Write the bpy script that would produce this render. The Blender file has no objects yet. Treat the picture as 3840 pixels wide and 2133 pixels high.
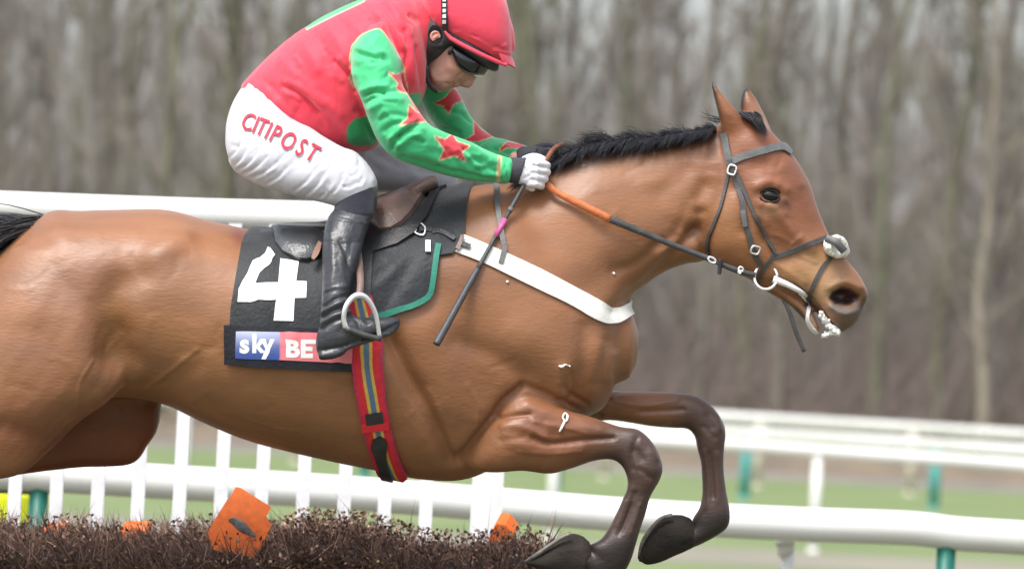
import bpy, bmesh, math, random
import numpy as np
from mathutils import Matrix, Vector
from mathutils.bvhtree import BVHTree
from mathutils.geometry import delaunay_2d_cdt

SC = bpy.context.scene
COL = SC.collection
rnd = random.Random(7)
rng = np.random.default_rng(11)

# ------------------------------------------------------------------ camera
D = 14.0                 # metres from the lens to the horse
FP = 19200.0             # focal length in photograph pixels (3840 wide)
CAM_H = 1.737
ROLL = math.radians(3.0)
PITCH = 332.0 / FP
M = Matrix.Translation((0, 0, CAM_H)) @ Matrix.Rotation(math.pi / 2 + PITCH, 4, 'X') @ Matrix.Rotation(ROLL, 4, 'Z')
cam_data = bpy.data.cameras.new('camera')
cam = bpy.data.objects.new('camera', cam_data)
COL.objects.link(cam)
cam.matrix_world = M
cam_data.sensor_width = 36.0
cam_data.lens = 36.0 * FP / 3840.0
cam_data.clip_start = 0.5
cam_data.clip_end = 6000.0
cam_data.dof.use_dof = True
cam_data.dof.focus_distance = D - 0.25
cam_data.dof.aperture_fstop = 4.0
SC.camera = cam
SC.render.resolution_x, SC.render.resolution_y = 1024, 568

# ------------------------------------------------------------------ light
SUN_EL, SUN_AZ = math.radians(60), math.radians(215)     # high, to the left and a little behind the camera
world = bpy.data.worlds.new('World')
SC.world = world
world.use_nodes = True
nt = world.node_tree
bg = nt.nodes['Background']
sky = nt.nodes.new('ShaderNodeTexSky')
sky.sky_type = 'NISHITA'
sky.sun_disc = False
sky.sun_elevation = SUN_EL
sky.sun_rotation = SUN_AZ
sky.air_density = 1.0
sky.dust_density = 4.0
hs = nt.nodes.new('ShaderNodeHueSaturation')
hs.inputs['Saturation'].default_value = 0.42
nt.links.new(sky.outputs[0], hs.inputs['Color'])
nt.links.new(hs.outputs[0], bg.inputs['Color'])
bg.inputs['Strength'].default_value = 0.15
sun_d = bpy.data.lights.new('sun', 'SUN')
sun_d.energy = 1.5
sun_d.angle = math.radians(20)
sun_d.color = (1.0, 0.97, 0.93)
sun = bpy.data.objects.new('sun', sun_d)
COL.objects.link(sun)
sd = Vector((math.sin(SUN_AZ) * math.cos(SUN_EL), math.cos(SUN_AZ) * math.cos(SUN_EL), math.sin(SUN_EL)))
sun.rotation_euler = sd.to_track_quat('Z', 'Y').to_euler()
sun.location = (0, 0, 30)
SC.view_settings.view_transform = 'Standard'
SC.view_settings.look = 'None'
SC.view_settings.exposure = 1.0
SC.view_settings.gamma = 1.0

# ------------------------------------------------------------------ helpers
MN = np.array(M)

def P(X, Y, d=0.0):
    """photograph pixel at depth D+d metres -> camera-space point"""
    z = D + d
    return np.array([(X - 1920.0) * z / FP, (1066.5 - Y) * z / FP, -z])

def PV(X, Y, d):
    X, Y, d = np.broadcast_arrays(np.asarray(X, float), np.asarray(Y, float), np.asarray(d, float))
    z = D + d
    return np.stack([(X - 1920.0) * z / FP, (1066.5 - Y) * z / FP, -z], -1)

def pix(V):
    z = -V[:, 2]
    return np.stack([1920.0 + FP * V[:, 0] / z, 1066.5 - FP * V[:, 1] / z], -1)

def to_world(V):
    V = np.asarray(V, float).reshape(-1, 3)
    return V @ MN[:3, :3].T + MN[:3, 3]

def WP(X, Y, d):
    return Vector(to_world(P(X, Y, d))[0])

def mesh_from(V, F):
    me = bpy.data.meshes.new('m')
    V = np.asarray(V, float).reshape(-1, 3)
    if isinstance(F, np.ndarray):
        n, k = F.shape
        me.vertices.add(len(V))
        me.vertices.foreach_set('co', V.ravel().astype(np.float32))
        me.loops.add(n * k)
        me.loops.foreach_set('vertex_index', F.ravel().astype(np.int32))
        me.polygons.add(n)
        me.polygons.foreach_set('loop_start', (np.arange(n) * k).astype(np.int32))
        me.update(calc_edges=True)
        me.validate()
    else:
        me.from_pydata([tuple(v) for v in V], [], [tuple(int(i) for i in f) for f in F])
        me.update()
    return me

def finish(name, V, F, mat, parent=None, colors=None, smooth=True, world_space=False):
    """link camera-space (or world-space) geometry as ONE mesh object"""
    W = np.asarray(V, float).reshape(-1, 3) if world_space else to_world(V)
    if parent is not None:
        W = W - np.array(parent['org'])
    me = mesh_from(W, F)
    me.name = name
    if smooth:
        me.polygons.foreach_set('use_smooth', np.ones(len(me.polygons), bool))
    if colors is not None:
        a = me.color_attributes.new('Col', 'FLOAT_COLOR', 'POINT')
        c = np.ones((len(W), 4), np.float32)
        c[:, :3] = colors
        a.data.foreach_set('color', c.ravel())
    for m in (mat if isinstance(mat, (list, tuple)) else [mat]):
        me.materials.append(m)
    o = bpy.data.objects.new(name, me)
    COL.objects.link(o)
    if parent is not None:
        o.parent = parent
        o['org'] = list(parent['org'])
    else:
        o['org'] = [0.0, 0.0, 0.0]
    return o

def tag(o, label=None, cat=None, group=None, kind=None):
    if label: o['label'] = label
    if cat: o['category'] = cat
    if group: o['group'] = group
    if kind: o['kind'] = kind
    return o

def thing(name, loc, label, cat, group=None):
    o = bpy.data.objects.new(name, None)
    o.empty_display_size = 0.1
    COL.objects.link(o)
    o.location = loc
    o['org'] = [float(c) for c in loc]
    return tag(o, label, cat, group)

class MB:
    """collects pieces into one mesh"""
    def __init__(s):
        s.V, s.F, s.n = [], [], 0
    def add(s, V, F):
        V = np.asarray(V, float).reshape(-1, 3)
        s.V.append(V)
        for f in F:
            s.F.append(tuple(int(i) + s.n for i in f))
        s.n += len(V)
        return s
    def arrays(s):
        return np.concatenate(s.V), s.F

def crom(K, sub):
    K = np.asarray(K, float)
    n = len(K)
    out = []
    for i in range(n - 1):
        p0, p1, p2, p3 = K[max(i - 1, 0)], K[i], K[i + 1], K[min(i + 2, n - 1)]
        for j in range(sub):
            t = j / sub
            out.append(0.5 * ((2 * p1) + (-p0 + p2) * t + (2 * p0 - 5 * p1 + 4 * p2 - p3) * t * t + (-p0 + 3 * p1 - 3 * p2 + p3) * t ** 3))
    out.append(K[-1])
    return np.array(out)

def loft(st, na=28, sub=5, p=2.2, egg=0.0, shrink=1.0):
    """st: list of (Ax,Ay,Bx,By,half_depth,centre_depth[,egg]); silhouettes A..B as seen in the photo"""
    K = [list(s[:6]) + [s[6] if len(s) > 6 else egg] for s in st]
    R = crom(K, sub)
    th = np.linspace(0, 2 * np.pi, na, endpoint=False)
    c, s = np.cos(th), np.sin(th)
    c = np.sign(c) * np.abs(c) ** (2 / p)
    s = np.sign(s) * np.abs(s) ** (2 / p)
    V = []
    for r in R:
        A, B, w, d, e = r[:2], r[2:4], max(r[4], .002), r[5], r[6]
        C, H = (A + B) / 2, (A - B) / 2 * shrink
        q = C[None] + c[:, None] * H[None]
        V.append(PV(q[:, 0], q[:, 1], d + s * w * shrink * (1 + e * c)))
    nr = len(V)
    V = list(np.array(V))
    # rounded ends
    first, last = V[0], V[-1]
    def ring(a, b, k, o):
        ca, cb = a.mean(0), b.mean(0)
        dirv = ca - cb
        dirv = dirv / (np.linalg.norm(dirv) + 1e-9)
        rad = np.linalg.norm(a - ca, axis=1).min()
        return ca + (a - ca) * k + dirv * rad * o
    pre = [ring(first, V[1], .35, .52), ring(first, V[1], .75, .35)]
    post = [ring(last, V[-2], .75, .35), ring(last, V[-2], .35, .52)]
    V = np.array(pre + V + post)
    nr = len(V)
    F = []
    for i in range(nr - 1):
        for j in range(na):
            k = (j + 1) % na
            F.append((i * na + j, i * na + k, (i + 1) * na + k, (i + 1) * na + j))
    F.append(tuple(range(na))[::-1])
    F.append(tuple((nr - 1) * na + j for j in range(na)))
    return V.reshape(-1, 3), F

def tube(pts, rad, na=8, sub=4, flat=1.0, world=False):
    """pts camera-space points, rad radius or list"""
    pts = np.asarray(pts, float)
    rad = np.broadcast_to(np.asarray(rad, float), (len(pts),))
    R = crom(np.concatenate([pts, rad[:, None]], 1), sub) if sub > 1 else np.concatenate([pts, rad[:, None]], 1)
    C, r = R[:, :3], R[:, 3]
    T = np.gradient(C, axis=0)
    T /= np.linalg.norm(T, axis=1)[:, None] + 1e-12
    up = np.array([0, 0, 1.0]) if not world else np.array([0.3, 0.9, 0.1])
    V = []
    for c, t, k in zip(C, T, r):
        a = np.cross(t, up)
        if np.linalg.norm(a) < 1e-3:
            a = np.cross(t, [0, 1.0, 0])
        a /= np.linalg.norm(a)
        b = np.cross(a, t)
        th = np.linspace(0, 2 * np.pi, na, endpoint=False)
        V.append(c + k * (np.cos(th)[:, None] * a * 1.0 + np.sin(th)[:, None] * b * flat))
    n = len(V)
    F = []
    for i in range(n - 1):
        for j in range(na):
            q = (j + 1) % na
            F.append((i * na + j, i * na + q, (i + 1) * na + q, (i + 1) * na + j))
    F.append(tuple(range(na))[::-1])
    F.append(tuple((n - 1) * na + j for j in range(na)))
    return np.array(V).reshape(-1, 3), F

def box(cx, cy, cz, sx, sy, sz, rot=None):
    v = np.array([[x, y, z] for x in (-.5, .5) for y in (-.5, .5) for z in (-.5, .5)]) * [sx, sy, sz]
    if rot is not None:
        v = v @ np.array(rot).T
    return v + [cx, cy, cz], [(0, 1, 3, 2), (4, 6, 7, 5), (0, 4, 5, 1), (2, 3, 7, 6), (0, 2, 6, 4), (1, 5, 7, 3)]

def fuse(pieces, voxel, smooth=6, shrink_free=True):
    mb = MB()
    for V, F in pieces:
        mb.add(V, F)
    V, F = mb.arrays()
    me = mesh_from(V, F)
    o = bpy.data.objects.new('tmp', me)
    COL.objects.link(o)
    md = o.modifiers.new('r', 'REMESH')
    md.mode = 'VOXEL'
    md.voxel_size = voxel
    md.adaptivity = 0
    dg = bpy.context.evaluated_depsgraph_get()
    m2 = bpy.data.meshes.new_from_object(o.evaluated_get(dg))
    bpy.data.objects.remove(o)
    bpy.data.meshes.remove(me)
    V = np.empty(len(m2.vertices) * 3)
    m2.vertices.foreach_get('co', V)
    V = V.reshape(-1, 3)
    E = np.empty(len(m2.edges) * 2, np.int32)
    m2.edges.foreach_get('vertices', E)
    E = E.reshape(-1, 2)
    L = np.empty(len(m2.loops), np.int32)
    m2.loops.foreach_get('vertex_index', L)
    F = L.reshape(-1, 4)
    bpy.data.meshes.remove(m2)
    V = relax(V, E, smooth)
    return V, F, E

def relax(V, E, it, lam=.55, mu=-.5, mask=None):
    n = len(V)
    deg = np.bincount(E.ravel(), minlength=n).astype(float)
    deg[deg == 0] = 1
    for i in range(it):
        for k in ((lam, mu) if i % 3 else (lam, -.25)):
            S = np.stack([np.bincount(E[:, 0], V[E[:, 1], c], n) + np.bincount(E[:, 1], V[E[:, 0], c], n) for c in range(3)], 1)
            dlt = (S / deg[:, None] - V) * k
            V = V + (dlt if mask is None else dlt * mask[:, None])
    return V

def normals(V, F):
    a, b, c, d = V[F[:, 0]], V[F[:, 1]], V[F[:, 2]], V[F[:, 3]]
    fn = np.cross(c - a, d - b)
    N = np.stack([np.bincount(F.ravel(), np.repeat(fn[:, k], 4), len(V)) for k in range(3)], 1)
    return N / (np.linalg.norm(N, axis=1)[:, None] + 1e-12)

def seg_dist(Q, pts):
    pts = np.asarray(pts, float)
    best = np.full(len(Q), 1e9)
    if len(pts) == 1:
        return np.linalg.norm(Q - pts[0], axis=1)
    for a, b in zip(pts[:-1], pts[1:]):
        ab = b - a
        t = np.clip(((Q - a) @ ab) / (ab @ ab + 1e-9), 0, 1)
        best = np.minimum(best, np.linalg.norm(Q - (a + t[:, None] * ab), axis=1))
    return best

def sculpt(V, F, strokes, sign=1):
    """strokes: (points in photo px, radius px, height in mm); works on the side facing the lens"""
    N = normals(V, F)
    Q = pix(V)
    face = np.clip(N[:, 2] * sign * 1.6, 0, 1)
    for st in strokes:
        pts, r, h = st[:3]
        pts = np.asarray(pts, float)
        if len(pts) > 2:
            pts = crom(pts, 5)
        lo, hi = pts.min(0) - 3 * r, pts.max(0) + 3 * r
        ok = np.where((Q[:, 0] > lo[0]) & (Q[:, 0] < hi[0]) & (Q[:, 1] > lo[1]) & (Q[:, 1] < hi[1]) & (face > 0))[0]
        if len(st) > 3:
            dd = -V[ok, 2] - D
            ok = ok[(dd > st[3]) & (dd < st[4])]
        if not len(ok):
            continue
        g = np.exp(-(seg_dist(Q[ok], pts) / r) ** 2) * h * 1e-3
        V[ok] += N[ok] * (g * face[ok])[:, None]
    return V

def poly_sd(Q, poly):
    """signed distance (px), negative inside"""
    poly = np.asarray(poly, float)
    d = seg_dist(Q, np.vstack([poly, poly[:1]]))
    x, y = Q[:, 0], Q[:, 1]
    ins = np.zeros(len(Q), bool)
    n = len(poly)
    for i in range(n):
        x1, y1 = poly[i]
        x2, y2 = poly[(i + 1) % n]
        if y1 == y2:
            continue
        c = ((y1 > y) != (y2 > y)) & (x < (x2 - x1) * (y - y1) / (y2 - y1) + x1)
        ins ^= c
    return np.where(ins, -d, d)

def paint(Cc, Q, poly, col, soft=3.0, sel=None, edge=None, edge_col=None):
    sd_ = poly_sd(Q, poly)
    if edge:
        a = np.clip(.5 - (sd_ - edge) / soft, 0, 1)
        if sel is not None: a = a * sel
        Cc[:] = Cc * (1 - a[:, None]) + np.array(edge_col) * a[:, None]
    a = np.clip(.5 - sd_ / soft, 0, 1)
    if sel is not None: a = a * sel
    Cc[:] = Cc * (1 - a[:, None]) + np.array(col) * a[:, None]

def paint_line(Cc, Q, pts, w, col, soft=3.0, sel=None):
    a = np.clip(.5 - (seg_dist(Q, pts) - w) / soft, 0, 1)
    if sel is not None: a = a * sel
    Cc[:] = Cc * (1 - a[:, None]) + np.array(col) * a[:, None]

def tree_of(V, F):
    return BVHTree.FromPolygons([tuple(v) for v in V], [tuple(int(i) for i in f) for f in F])

def cast(bvh, X, Y, off, side=1):
    """point on a surface where the photo shows pixel X,Y (side=-1: the far flank)"""
    p = P(X, Y, 0)
    if side > 0:
        dv = Vector(p).normalized()
        h = bvh.ray_cast(Vector((0, 0, 0)), dv)
    else:
        q = Vector(P(X, Y, 4.0))
        dv = (-q).normalized()
        h = bvh.ray_cast(q, dv)
    if h[0] is None:
        g = bvh.find_nearest(Vector(p))
        hp = g[0]
        out = (Vector(p) - hp)
        out = out.normalized() if out.length > 1e-6 else Vector((0, 1, 0))
        return np.array(hp + out * off)
    n = h[1]
    if n.dot(dv) > 0:
        n = -n
    return np.array(h[0] + n * off)

def shell(Vo, Vi, F, loop):
    n = len(Vo)
    FF = [tuple(f) for f in F] + [tuple(i + n for i in f)[::-1] for f in F]
    for a, b in loop:          # the rim has its own vertices so that the edge stays crisp
        FF.append((a + 2 * n, b + 2 * n, b + 3 * n, a + 3 * n))
    return np.concatenate([Vo, Vi, Vo, Vi]), FF

def drape(bvh, poly, off, thick=.004, step=22, side=1, wave=None):
    """a sheet cut to a photo-space outline and laid on a surface"""
    poly = np.asarray(poly, float)
    pts = []
    n = len(poly)
    for i in range(n):
        a, b = poly[i], poly[(i + 1) % n]
        k = max(1, int(np.linalg.norm(b - a) / step))
        for j in range(k):
            pts.append(a + (b - a) * j / k)
    nb = len(pts)
    pts = np.array(pts)
    lo, hi = poly.min(0), poly.max(0)
    gx, gy = np.meshgrid(np.arange(lo[0] + step / 2, hi[0], step), np.arange(lo[1] + step / 2, hi[1], step))
    G = np.stack([gx.ravel(), gy.ravel()], 1)
    if len(G):
        G = G[poly_sd(G, poly) < -step * .45]
    allp = np.vstack([pts, G]) if len(G) else pts
    res = delaunay_2d_cdt([Vector(q) for q in allp], [(i, (i + 1) % nb) for i in range(nb)], [list(range(nb))], 1, 1e-4)
    v2, e2, f2 = res[0], res[1], res[2]
    q2 = np.array([list(v) for v in v2])
    offs = np.full(len(q2), off)
    if wave is not None:
        offs = offs + wave(q2)
    Vo = np.array([cast(bvh, x, y, o, side) for (x, y), o in zip(q2, offs)])
    Vi = np.array([cast(bvh, x, y, max(o - thick, .0005), side) for (x, y), o in zip(q2, offs)])
    cnt = {}
    for f in f2:
        for i in range(len(f)):
            e = (f[i], f[(i + 1) % len(f)])
            cnt[e] = cnt.get(e, 0) + 1
    loop = [e for e in cnt if (e[1], e[0]) not in cnt]
    F = [tuple(f)[::-1] for f in f2]
    return shell(Vo, Vi, F, [(a, b) for a, b in loop])

def strap(bvh, pts, width, off=.004, thick=.003, side=1, sub=6, nw=3):
    """a band following photo-space points, laid on a surface"""
    pts = np.asarray(pts, float)
    if pts.shape[1] == 2:
        pts = np.concatenate([pts, np.full((len(pts), 1), width)], 1)
    R = crom(pts, sub)
    T = np.gradient(R[:, :2], axis=0)
    T /= np.linalg.norm(T, axis=1)[:, None] + 1e-9
    Nn = np.stack([-T[:, 1], T[:, 0]], 1)
    Vo, Vi = [], []
    for r, n in zip(R, Nn):
        for j in range(nw):
            q = r[:2] + n * r[2] * (j / (nw - 1) - .5)
            Vo.append(cast(bvh, q[0], q[1], off, side))
            Vi.append(cast(bvh, q[0], q[1], max(off - thick, .0004), side))
    n = len(R)
    F, loop = [], []
    for i in range(n - 1):
        for j in range(nw - 1):
            F.append((i * nw + j, i * nw + j + 1, (i + 1) * nw + j + 1, (i + 1) * nw + j))
        loop += [(i * nw, (i + 1) * nw), ((i + 1) * nw + nw - 1, i * nw + nw - 1)]
    for j in range(nw - 1):
        loop += [(j + 1, j), ((n - 1) * nw + j, (n - 1) * nw + j + 1)]
    return shell(np.array(Vo), np.array(Vi), F, loop)

def ribbon(pts, width, thick=.002, sub=6, axis='v'):
    """free flat band through camera-space points; its width lies across its run in the picture plane"""
    R = crom(np.asarray(pts, float), sub)
    T = np.gradient(R, axis=0)
    T /= np.linalg.norm(T, axis=1)[:, None] + 1e-9
    zz = np.array([0, 0, 1.0])
    V = []
    w = np.broadcast_to(np.asarray(width, float), (len(pts),))
    w = crom(w[:, None], sub)[:, 0]
    for c, t, k in zip(R, T, w):
        n = np.cross(zz, t)
        n /= np.linalg.norm(n) + 1e-9
        b = np.cross(t, n)
        for sx, sy in ((-1, 1), (1, 1), (1, -1), (-1, -1)):
            V.append(c + n * k / 2 * sx + b * thick / 2 * sy)
    F = []
    n = len(R)
    for i in range(n - 1):
        for j in range(4):
            q = (j + 1) % 4
            F.append((i * 4 + j, i * 4 + q, (i + 1) * 4 + q, (i + 1) * 4 + j))
    F += [(3, 2, 1, 0), tuple((n - 1) * 4 + j for j in range(4))]
    return np.array(V), F

# ------------------------------------------------------------------ materials
def mat(name, col=(.5, .5, .5), rough=.6, spec=.4, var=.15, vscale=8.0, bump=0.0, bscale=60.0, vcol=False, metal=0.0,
        sheen=0.0, coat=0.0, stretch=None, col2=None, sub=0.0, bdist=.01):
    m = bpy.data.materials.new(name)
    m.use_nodes = True
    t = m.node_tree
    b = t.nodes['Principled BSDF']
    b.inputs['Roughness'].default_value = rough
    b.inputs['Specular IOR Level'].default_value = spec
    b.inputs['Metallic'].default_value = metal
    b.inputs['Sheen Weight'].default_value = sheen
    b.inputs['Coat Weight'].default_value = coat
    if sub:
        b.inputs['Subsurface Weight'].default_value = sub
        b.inputs['Subsurface Radius'].default_value = (.012, .005, .003)
    tc = t.nodes.new('ShaderNodeTexCoord')
    mp = t.nodes.new('ShaderNodeMapping')
    t.links.new(tc.outputs['Object'], mp.inputs['Vector'])
    if stretch:
        mp.inputs['Scale'].default_value = stretch
    nz = t.nodes.new('ShaderNodeTexNoise')
    nz.inputs['Scale'].default_value = vscale
    nz.inputs['Detail'].default_value = 6
    t.links.new(mp.outputs[0], nz.inputs['Vector'])
    rp = t.nodes.new('ShaderNodeMapRange')
    rp.inputs['From Min'].default_value = .3
    rp.inputs['From Max'].default_value = .7
    t.links.new(nz.outputs['Fac'], rp.inputs['Value'])
    mx = t.nodes.new('ShaderNodeMix')
    mx.data_type = 'RGBA'
    mx.blend_type = 'MIX'
    t.links.new(rp.outputs[0], mx.inputs['Factor'])
    if vcol:
        at = t.nodes.new('ShaderNodeAttribute')
        at.attribute_name = 'Col'
        for sock, k in ((6, 1 - var), (7, 1 + var)):
            v = t.nodes.new('ShaderNodeVectorMath')
            v.operation = 'SCALE'
            v.inputs['Scale'].default_value = k
            t.links.new(at.outputs['Color'], v.inputs[0])
            t.links.new(v.outputs[0], mx.inputs[sock])
    else:
        c2 = col2 if col2 else tuple(min(1, c * (1 + var)) for c in col)
        c1 = col if col2 else tuple(c * (1 - var) for c in col)
        mx.inputs[6].default_value = (*c1, 1)
        mx.inputs[7].default_value = (*c2, 1)
    t.links.new(mx.outputs[2], b.inputs['Base Color'])
    if bump:
        n2 = t.nodes.new('ShaderNodeTexNoise')
        n2.inputs['Scale'].default_value = bscale
        n2.inputs['Detail'].default_value = 4
        t.links.new(mp.outputs[0], n2.inputs['Vector'])
        bp = t.nodes.new('ShaderNodeBump')
        bp.inputs['Strength'].default_value = bump
        bp.inputs['Distance'].default_value = bdist
        t.links.new(n2.outputs['Fac'], bp.inputs['Height'])
        t.links.new(bp.outputs[0], b.inputs['Normal'])
    return m

white_plastic = mat('white_plastic', (.80, .80, .80), .42, .45, 0, 2.2, .15, 14, col2=(.60, .60, .57), stretch=(.3, 1, 1))
white_paint = mat('white_paint', (.80, .80, .83), .55, .3, 0, 6, .2, 40, col2=(.70, .70, .71))
green_plastic = mat('green_plastic', (.012, .13, .10), .4, .5, .15, 6)
teal_plastic = mat('teal_plastic', (.04, .30, .28), .5, .4, .1, 6)
beige_post = mat('beige_post', (.55, .5, .42), .6, .3, .1, 6)
black_leather = mat('black_leather', (.022, .022, .026), .38, .5, .3, 25, .25, 250)
grey_leather = mat('grey_leather', (.12, .12, .12), .45, .5, .2, 30, .2, 220)
boot_leather = mat('boot_leather', (.034, .036, .042), .36, .5, .5, 12, .3, 70, bdist=.008)
brown_leather = mat('brown_leather', (.16, .105, .09), .40, .5, .4, 14, .25, 160)
steel = mat('steel', (.80, .80, .82), .3, .5, .1, 30, metal=.75)
black_cloth = mat('black_cloth', (.02, .024, .028), .75, .3, .3, 30, .25, 120, sheen=.2)
orange_rubber = mat('orange_rubber', (.88, .17, .018), .55, .4, .15, 40, .3, 400)
# ------------------------------------------------------------------ ground
def sheet(name, x0, x1, y0, y1, z, m, nx=2, ny=2):
    xs, ys = np.linspace(x0, x1, nx), np.linspace(y0, y1, ny)
    V = [(x, y, z) for y in ys for x in xs]
    F = [(j * nx + i, j * nx + i + 1, (j + 1) * nx + i + 1, (j + 1) * nx + i) for j in range(ny - 1) for i in range(nx - 1)]
    return finish(name, V, F, m, world_space=True, smooth=False)

grass_mat = mat('turf', (.125, .175, .070), .9, .15, .3, .35, .3, 40, col2=(.195, .235, .115))
path_mat = mat('path_grit', (.205, .195, .155), .95, .1, .2, .6, .2, 60, col2=(.255, .24, .195))
tan_mat = mat('dry_grass', (.215, .172, .125), .95, .1, .3, .9, .3, 30, col2=(.13, .112, .092))
tag(sheet('ground', -3000, 3000, -200, 4000, 0.0, grass_mat), kind='structure')
tag(sheet('bounce_ground', -200, 200, -30, 44, 0.004, mat('bounce_turf', (.115, .125, .075), .95, .1, .3, .8, .3, 40, col2=(.14, .125, .09))), kind='structure')  # unseen near ground, added in duller turf to cut green light bounced upward
tag(sheet('path', -60, 60, 49.5, 54.5, 0.004, path_mat), kind='structure')
tag(sheet('track', -80, 80, 96, 103, 0.004, mat('track_grit', (.20, .19, .175), .95, .1, .2, .6)), kind='structure')
# a low bank of dry grass below the wood
bx = np.linspace(-60, 60, 80)
V, F = [], []
prof = [(103.0, .006), (106, .35), (110, .7), (118, .95), (180, 1.2), (260, 1.2)]
for i, x in enumerate(bx):
    for (y, z) in prof:
        V.append((x, y + .5 * math.sin(x * .7) * (y > 104), z * (1 + .25 * math.sin(x * .37 + y))))
k = len(prof)
for i in range(len(bx) - 1):
    for j in range(k - 1):
        F.append((i * k + j, (i + 1) * k + j, (i + 1) * k + j + 1, i * k + j + 1))
tag(finish('bank', V, F, tan_mat, world_space=True), kind='structure')

# ------------------------------------------------------------------ bare trees
bark = [mat('bark', c, .95, .1, .35, 3, .5, 12, col2=c2) for c, c2 in (
    ((.130, .118, .098), (.210, .195, .160)), ((.120, .118, .084), (.195, .195, .135)), ((.142, .129, .117), (.215, .20, .178)))]
bark_pale = mat('pale_bark', (.21, .185, .14), .9, .2, .25, 2, .3, 10, col2=(.29, .26, .21))
twig_m = [mat('twig', c, .95, .1, .3, .6) for c in ((.182, .160, .140), (.165, .157, .122), (.192, .167, .152))]

def slivers(n, fn, mbk):
    """thin twigs: each a long three-sided spike"""
    for i in range(n):
        p, dvec, L, w = fn(i)
        dvec = dvec / np.linalg.norm(dvec)
        a = np.cross(dvec, [.3, .8, .2])
        a /= np.linalg.norm(a) + 1e-9
        b = np.cross(a, dvec)
        q = p + dvec * L
        mbk.add([p + a * w, p - a * .5 * w + b * .85 * w, p - a * .5 * w - b * .85 * w, q], [(0, 1, 3), (1, 2, 3), (2, 0, 3)])

def tree_proto(seed, h, r, lean):
    g = np.random.default_rng(seed)
    tr, cr = MB(), MB()
    n = 9
    zs = np.linspace(-.1, h, n)
    wob = np.cumsum(g.normal(0, .10, (n, 2)), 0) + np.outer(np.linspace(0, 1, n) * h * lean, [1, .3])
    wob[0] = 0
    pts = np.c_[wob, zs]
    tr.add(*tube(pts, r * (1 - np.linspace(0, .8, n)) + .01, 7, 3, world=True))
    for i in range(22):
        t = g.uniform(.12, .97)
        base = np.array([np.interp(t * h, zs, pts[:, k]) for k in range(3)])
        az = g.uniform(0, 2 * np.pi)
        L = g.uniform(.8, 2.6) * (1.1 - t * .5)
        up = g.uniform(.5, 1.5)
        dr = np.array([math.cos(az), math.sin(az), up])
        dr /= np.linalg.norm(dr)
        mid = base + dr * L * .5 + g.normal(0, .06, 3)
        end = base + dr * L + np.array([0, 0, L * .25])
        tr.add(*tube([base, mid, end], [r * .32 * (1.1 - t), r * .2, .012], 5, 3, world=True))
        for j in range(40):
            u = g.uniform(.2, 1)
            p = base + (end - base) * u
            dv = dr * .7 + g.normal(0, .5, 3) + [0, 0, .5]
            slivers(1, lambda _: (p, dv, g.uniform(.35, 1.1), g.uniform(.004, .010)), cr)
    for j in range(420):
        t = g.uniform(.1, 1)
        p = np.array([np.interp(t * h, zs, pts[:, k]) for k in range(3)])
        dv = g.normal(0, .6, 3) + [0, 0, .7]
        slivers(1, lambda _: (p, dv, g.uniform(.3, .9), g.uniform(.004, .009)), cr)
    return tr.arrays(), cr.arrays()

protos = []
for s in range(9):
    g = np.random.default_rng(100 + s)
    protos.append(tree_proto(200 + s, g.uniform(12, 16), g.uniform(.10, .23), g.normal(0, .03)))
proto_me = []
tree_n = 0
def plant(k, x, y, z, rz, sc, bm_i, tw_i, label, group=None, pale=False):
    global tree_n
    key = (k, bm_i, tw_i, pale)
    root = thing('bare_tree', (x, y, z), label, 'tree', group)
    root.rotation_euler = (0, 0, rz)
    root.scale = (sc, sc, sc)
    for kk, (nm, arr) in enumerate((('trunk', protos[k][0]), ('crown', protos[k][1]))):
        cachek = key + (kk,)
        if cachek not in cache:
            me = mesh_from(*arr)
            me.name = nm
            me.polygons.foreach_set('use_smooth', np.ones(len(me.polygons), bool))
            me.materials.append((bark_pale if pale else bark[bm_i]) if kk == 0 else twig_m[tw_i])
            cache[cachek] = me
        o = bpy.data.objects.new(nm, cache[cachek])
        COL.objects.link(o)
        o.parent = root
    tree_n += 1
    return root
cache = {}
g = np.random.default_rng(5)
rows = [(109, 15, 16.0), (114, 17, 17), (121, 18, 18), (129, 18, 19.5), (138, 18, 21), (148, 17, 22), (160, 16, 24)]
for (yy, cnt, wid) in [(a, int(b * 1.35), c * 1.35) for a, b, c in rows]:
    for i in range(cnt):
        x = -wid + 2 * wid * (i + .5 + g.uniform(-.45, .45)) / cnt
        y = yy + g.uniform(-3, 3)
        k = int(g.integers(0, 9))
        plant(k, x, y, .6, g.uniform(0, 6.28), g.uniform(.8, 1.2), int(g.integers(0, 3)), k % 3,
              'bare leafless tree in the blurred wood behind the rails', 'bare trees of the wood')
# the pale stem near the right edge of the picture
p = to_world(PV(3690, 1500, 92.5))[0]
plant(3, p[0], p[1], .6, .6, 1.0, 0, 0, 'bare tree with a pale buff trunk at the right edge of the wood', None, True)

# tangled undergrowth of the wood
ug = MB()
g = np.random.default_rng(9)
def ugf(i):
    y = g.uniform(106, 150)
    wid = y * .145 + 2
    x = g.uniform(-wid, wid)
    hh = abs(g.normal(0, 1.3)) + .0
    return (np.array([x, y, .5 + min(hh, 3.6)]), np.array([g.normal(0, .45), g.normal(0, .3), 1.0]), g.uniform(.5, 1.7), g.uniform(.008, .02))
slivers(28000, ugf, ug)
tag(finish('undergrowth', *ug.arrays(), mat('scrub', (.155, .128, .116), .95, .1, .35, .3, col2=(.205, .168, .150)), world_space=True, smooth=False),
    'tangled grey brown undergrowth at the foot of the wood', 'undergrowth', kind='stuff')
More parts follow.
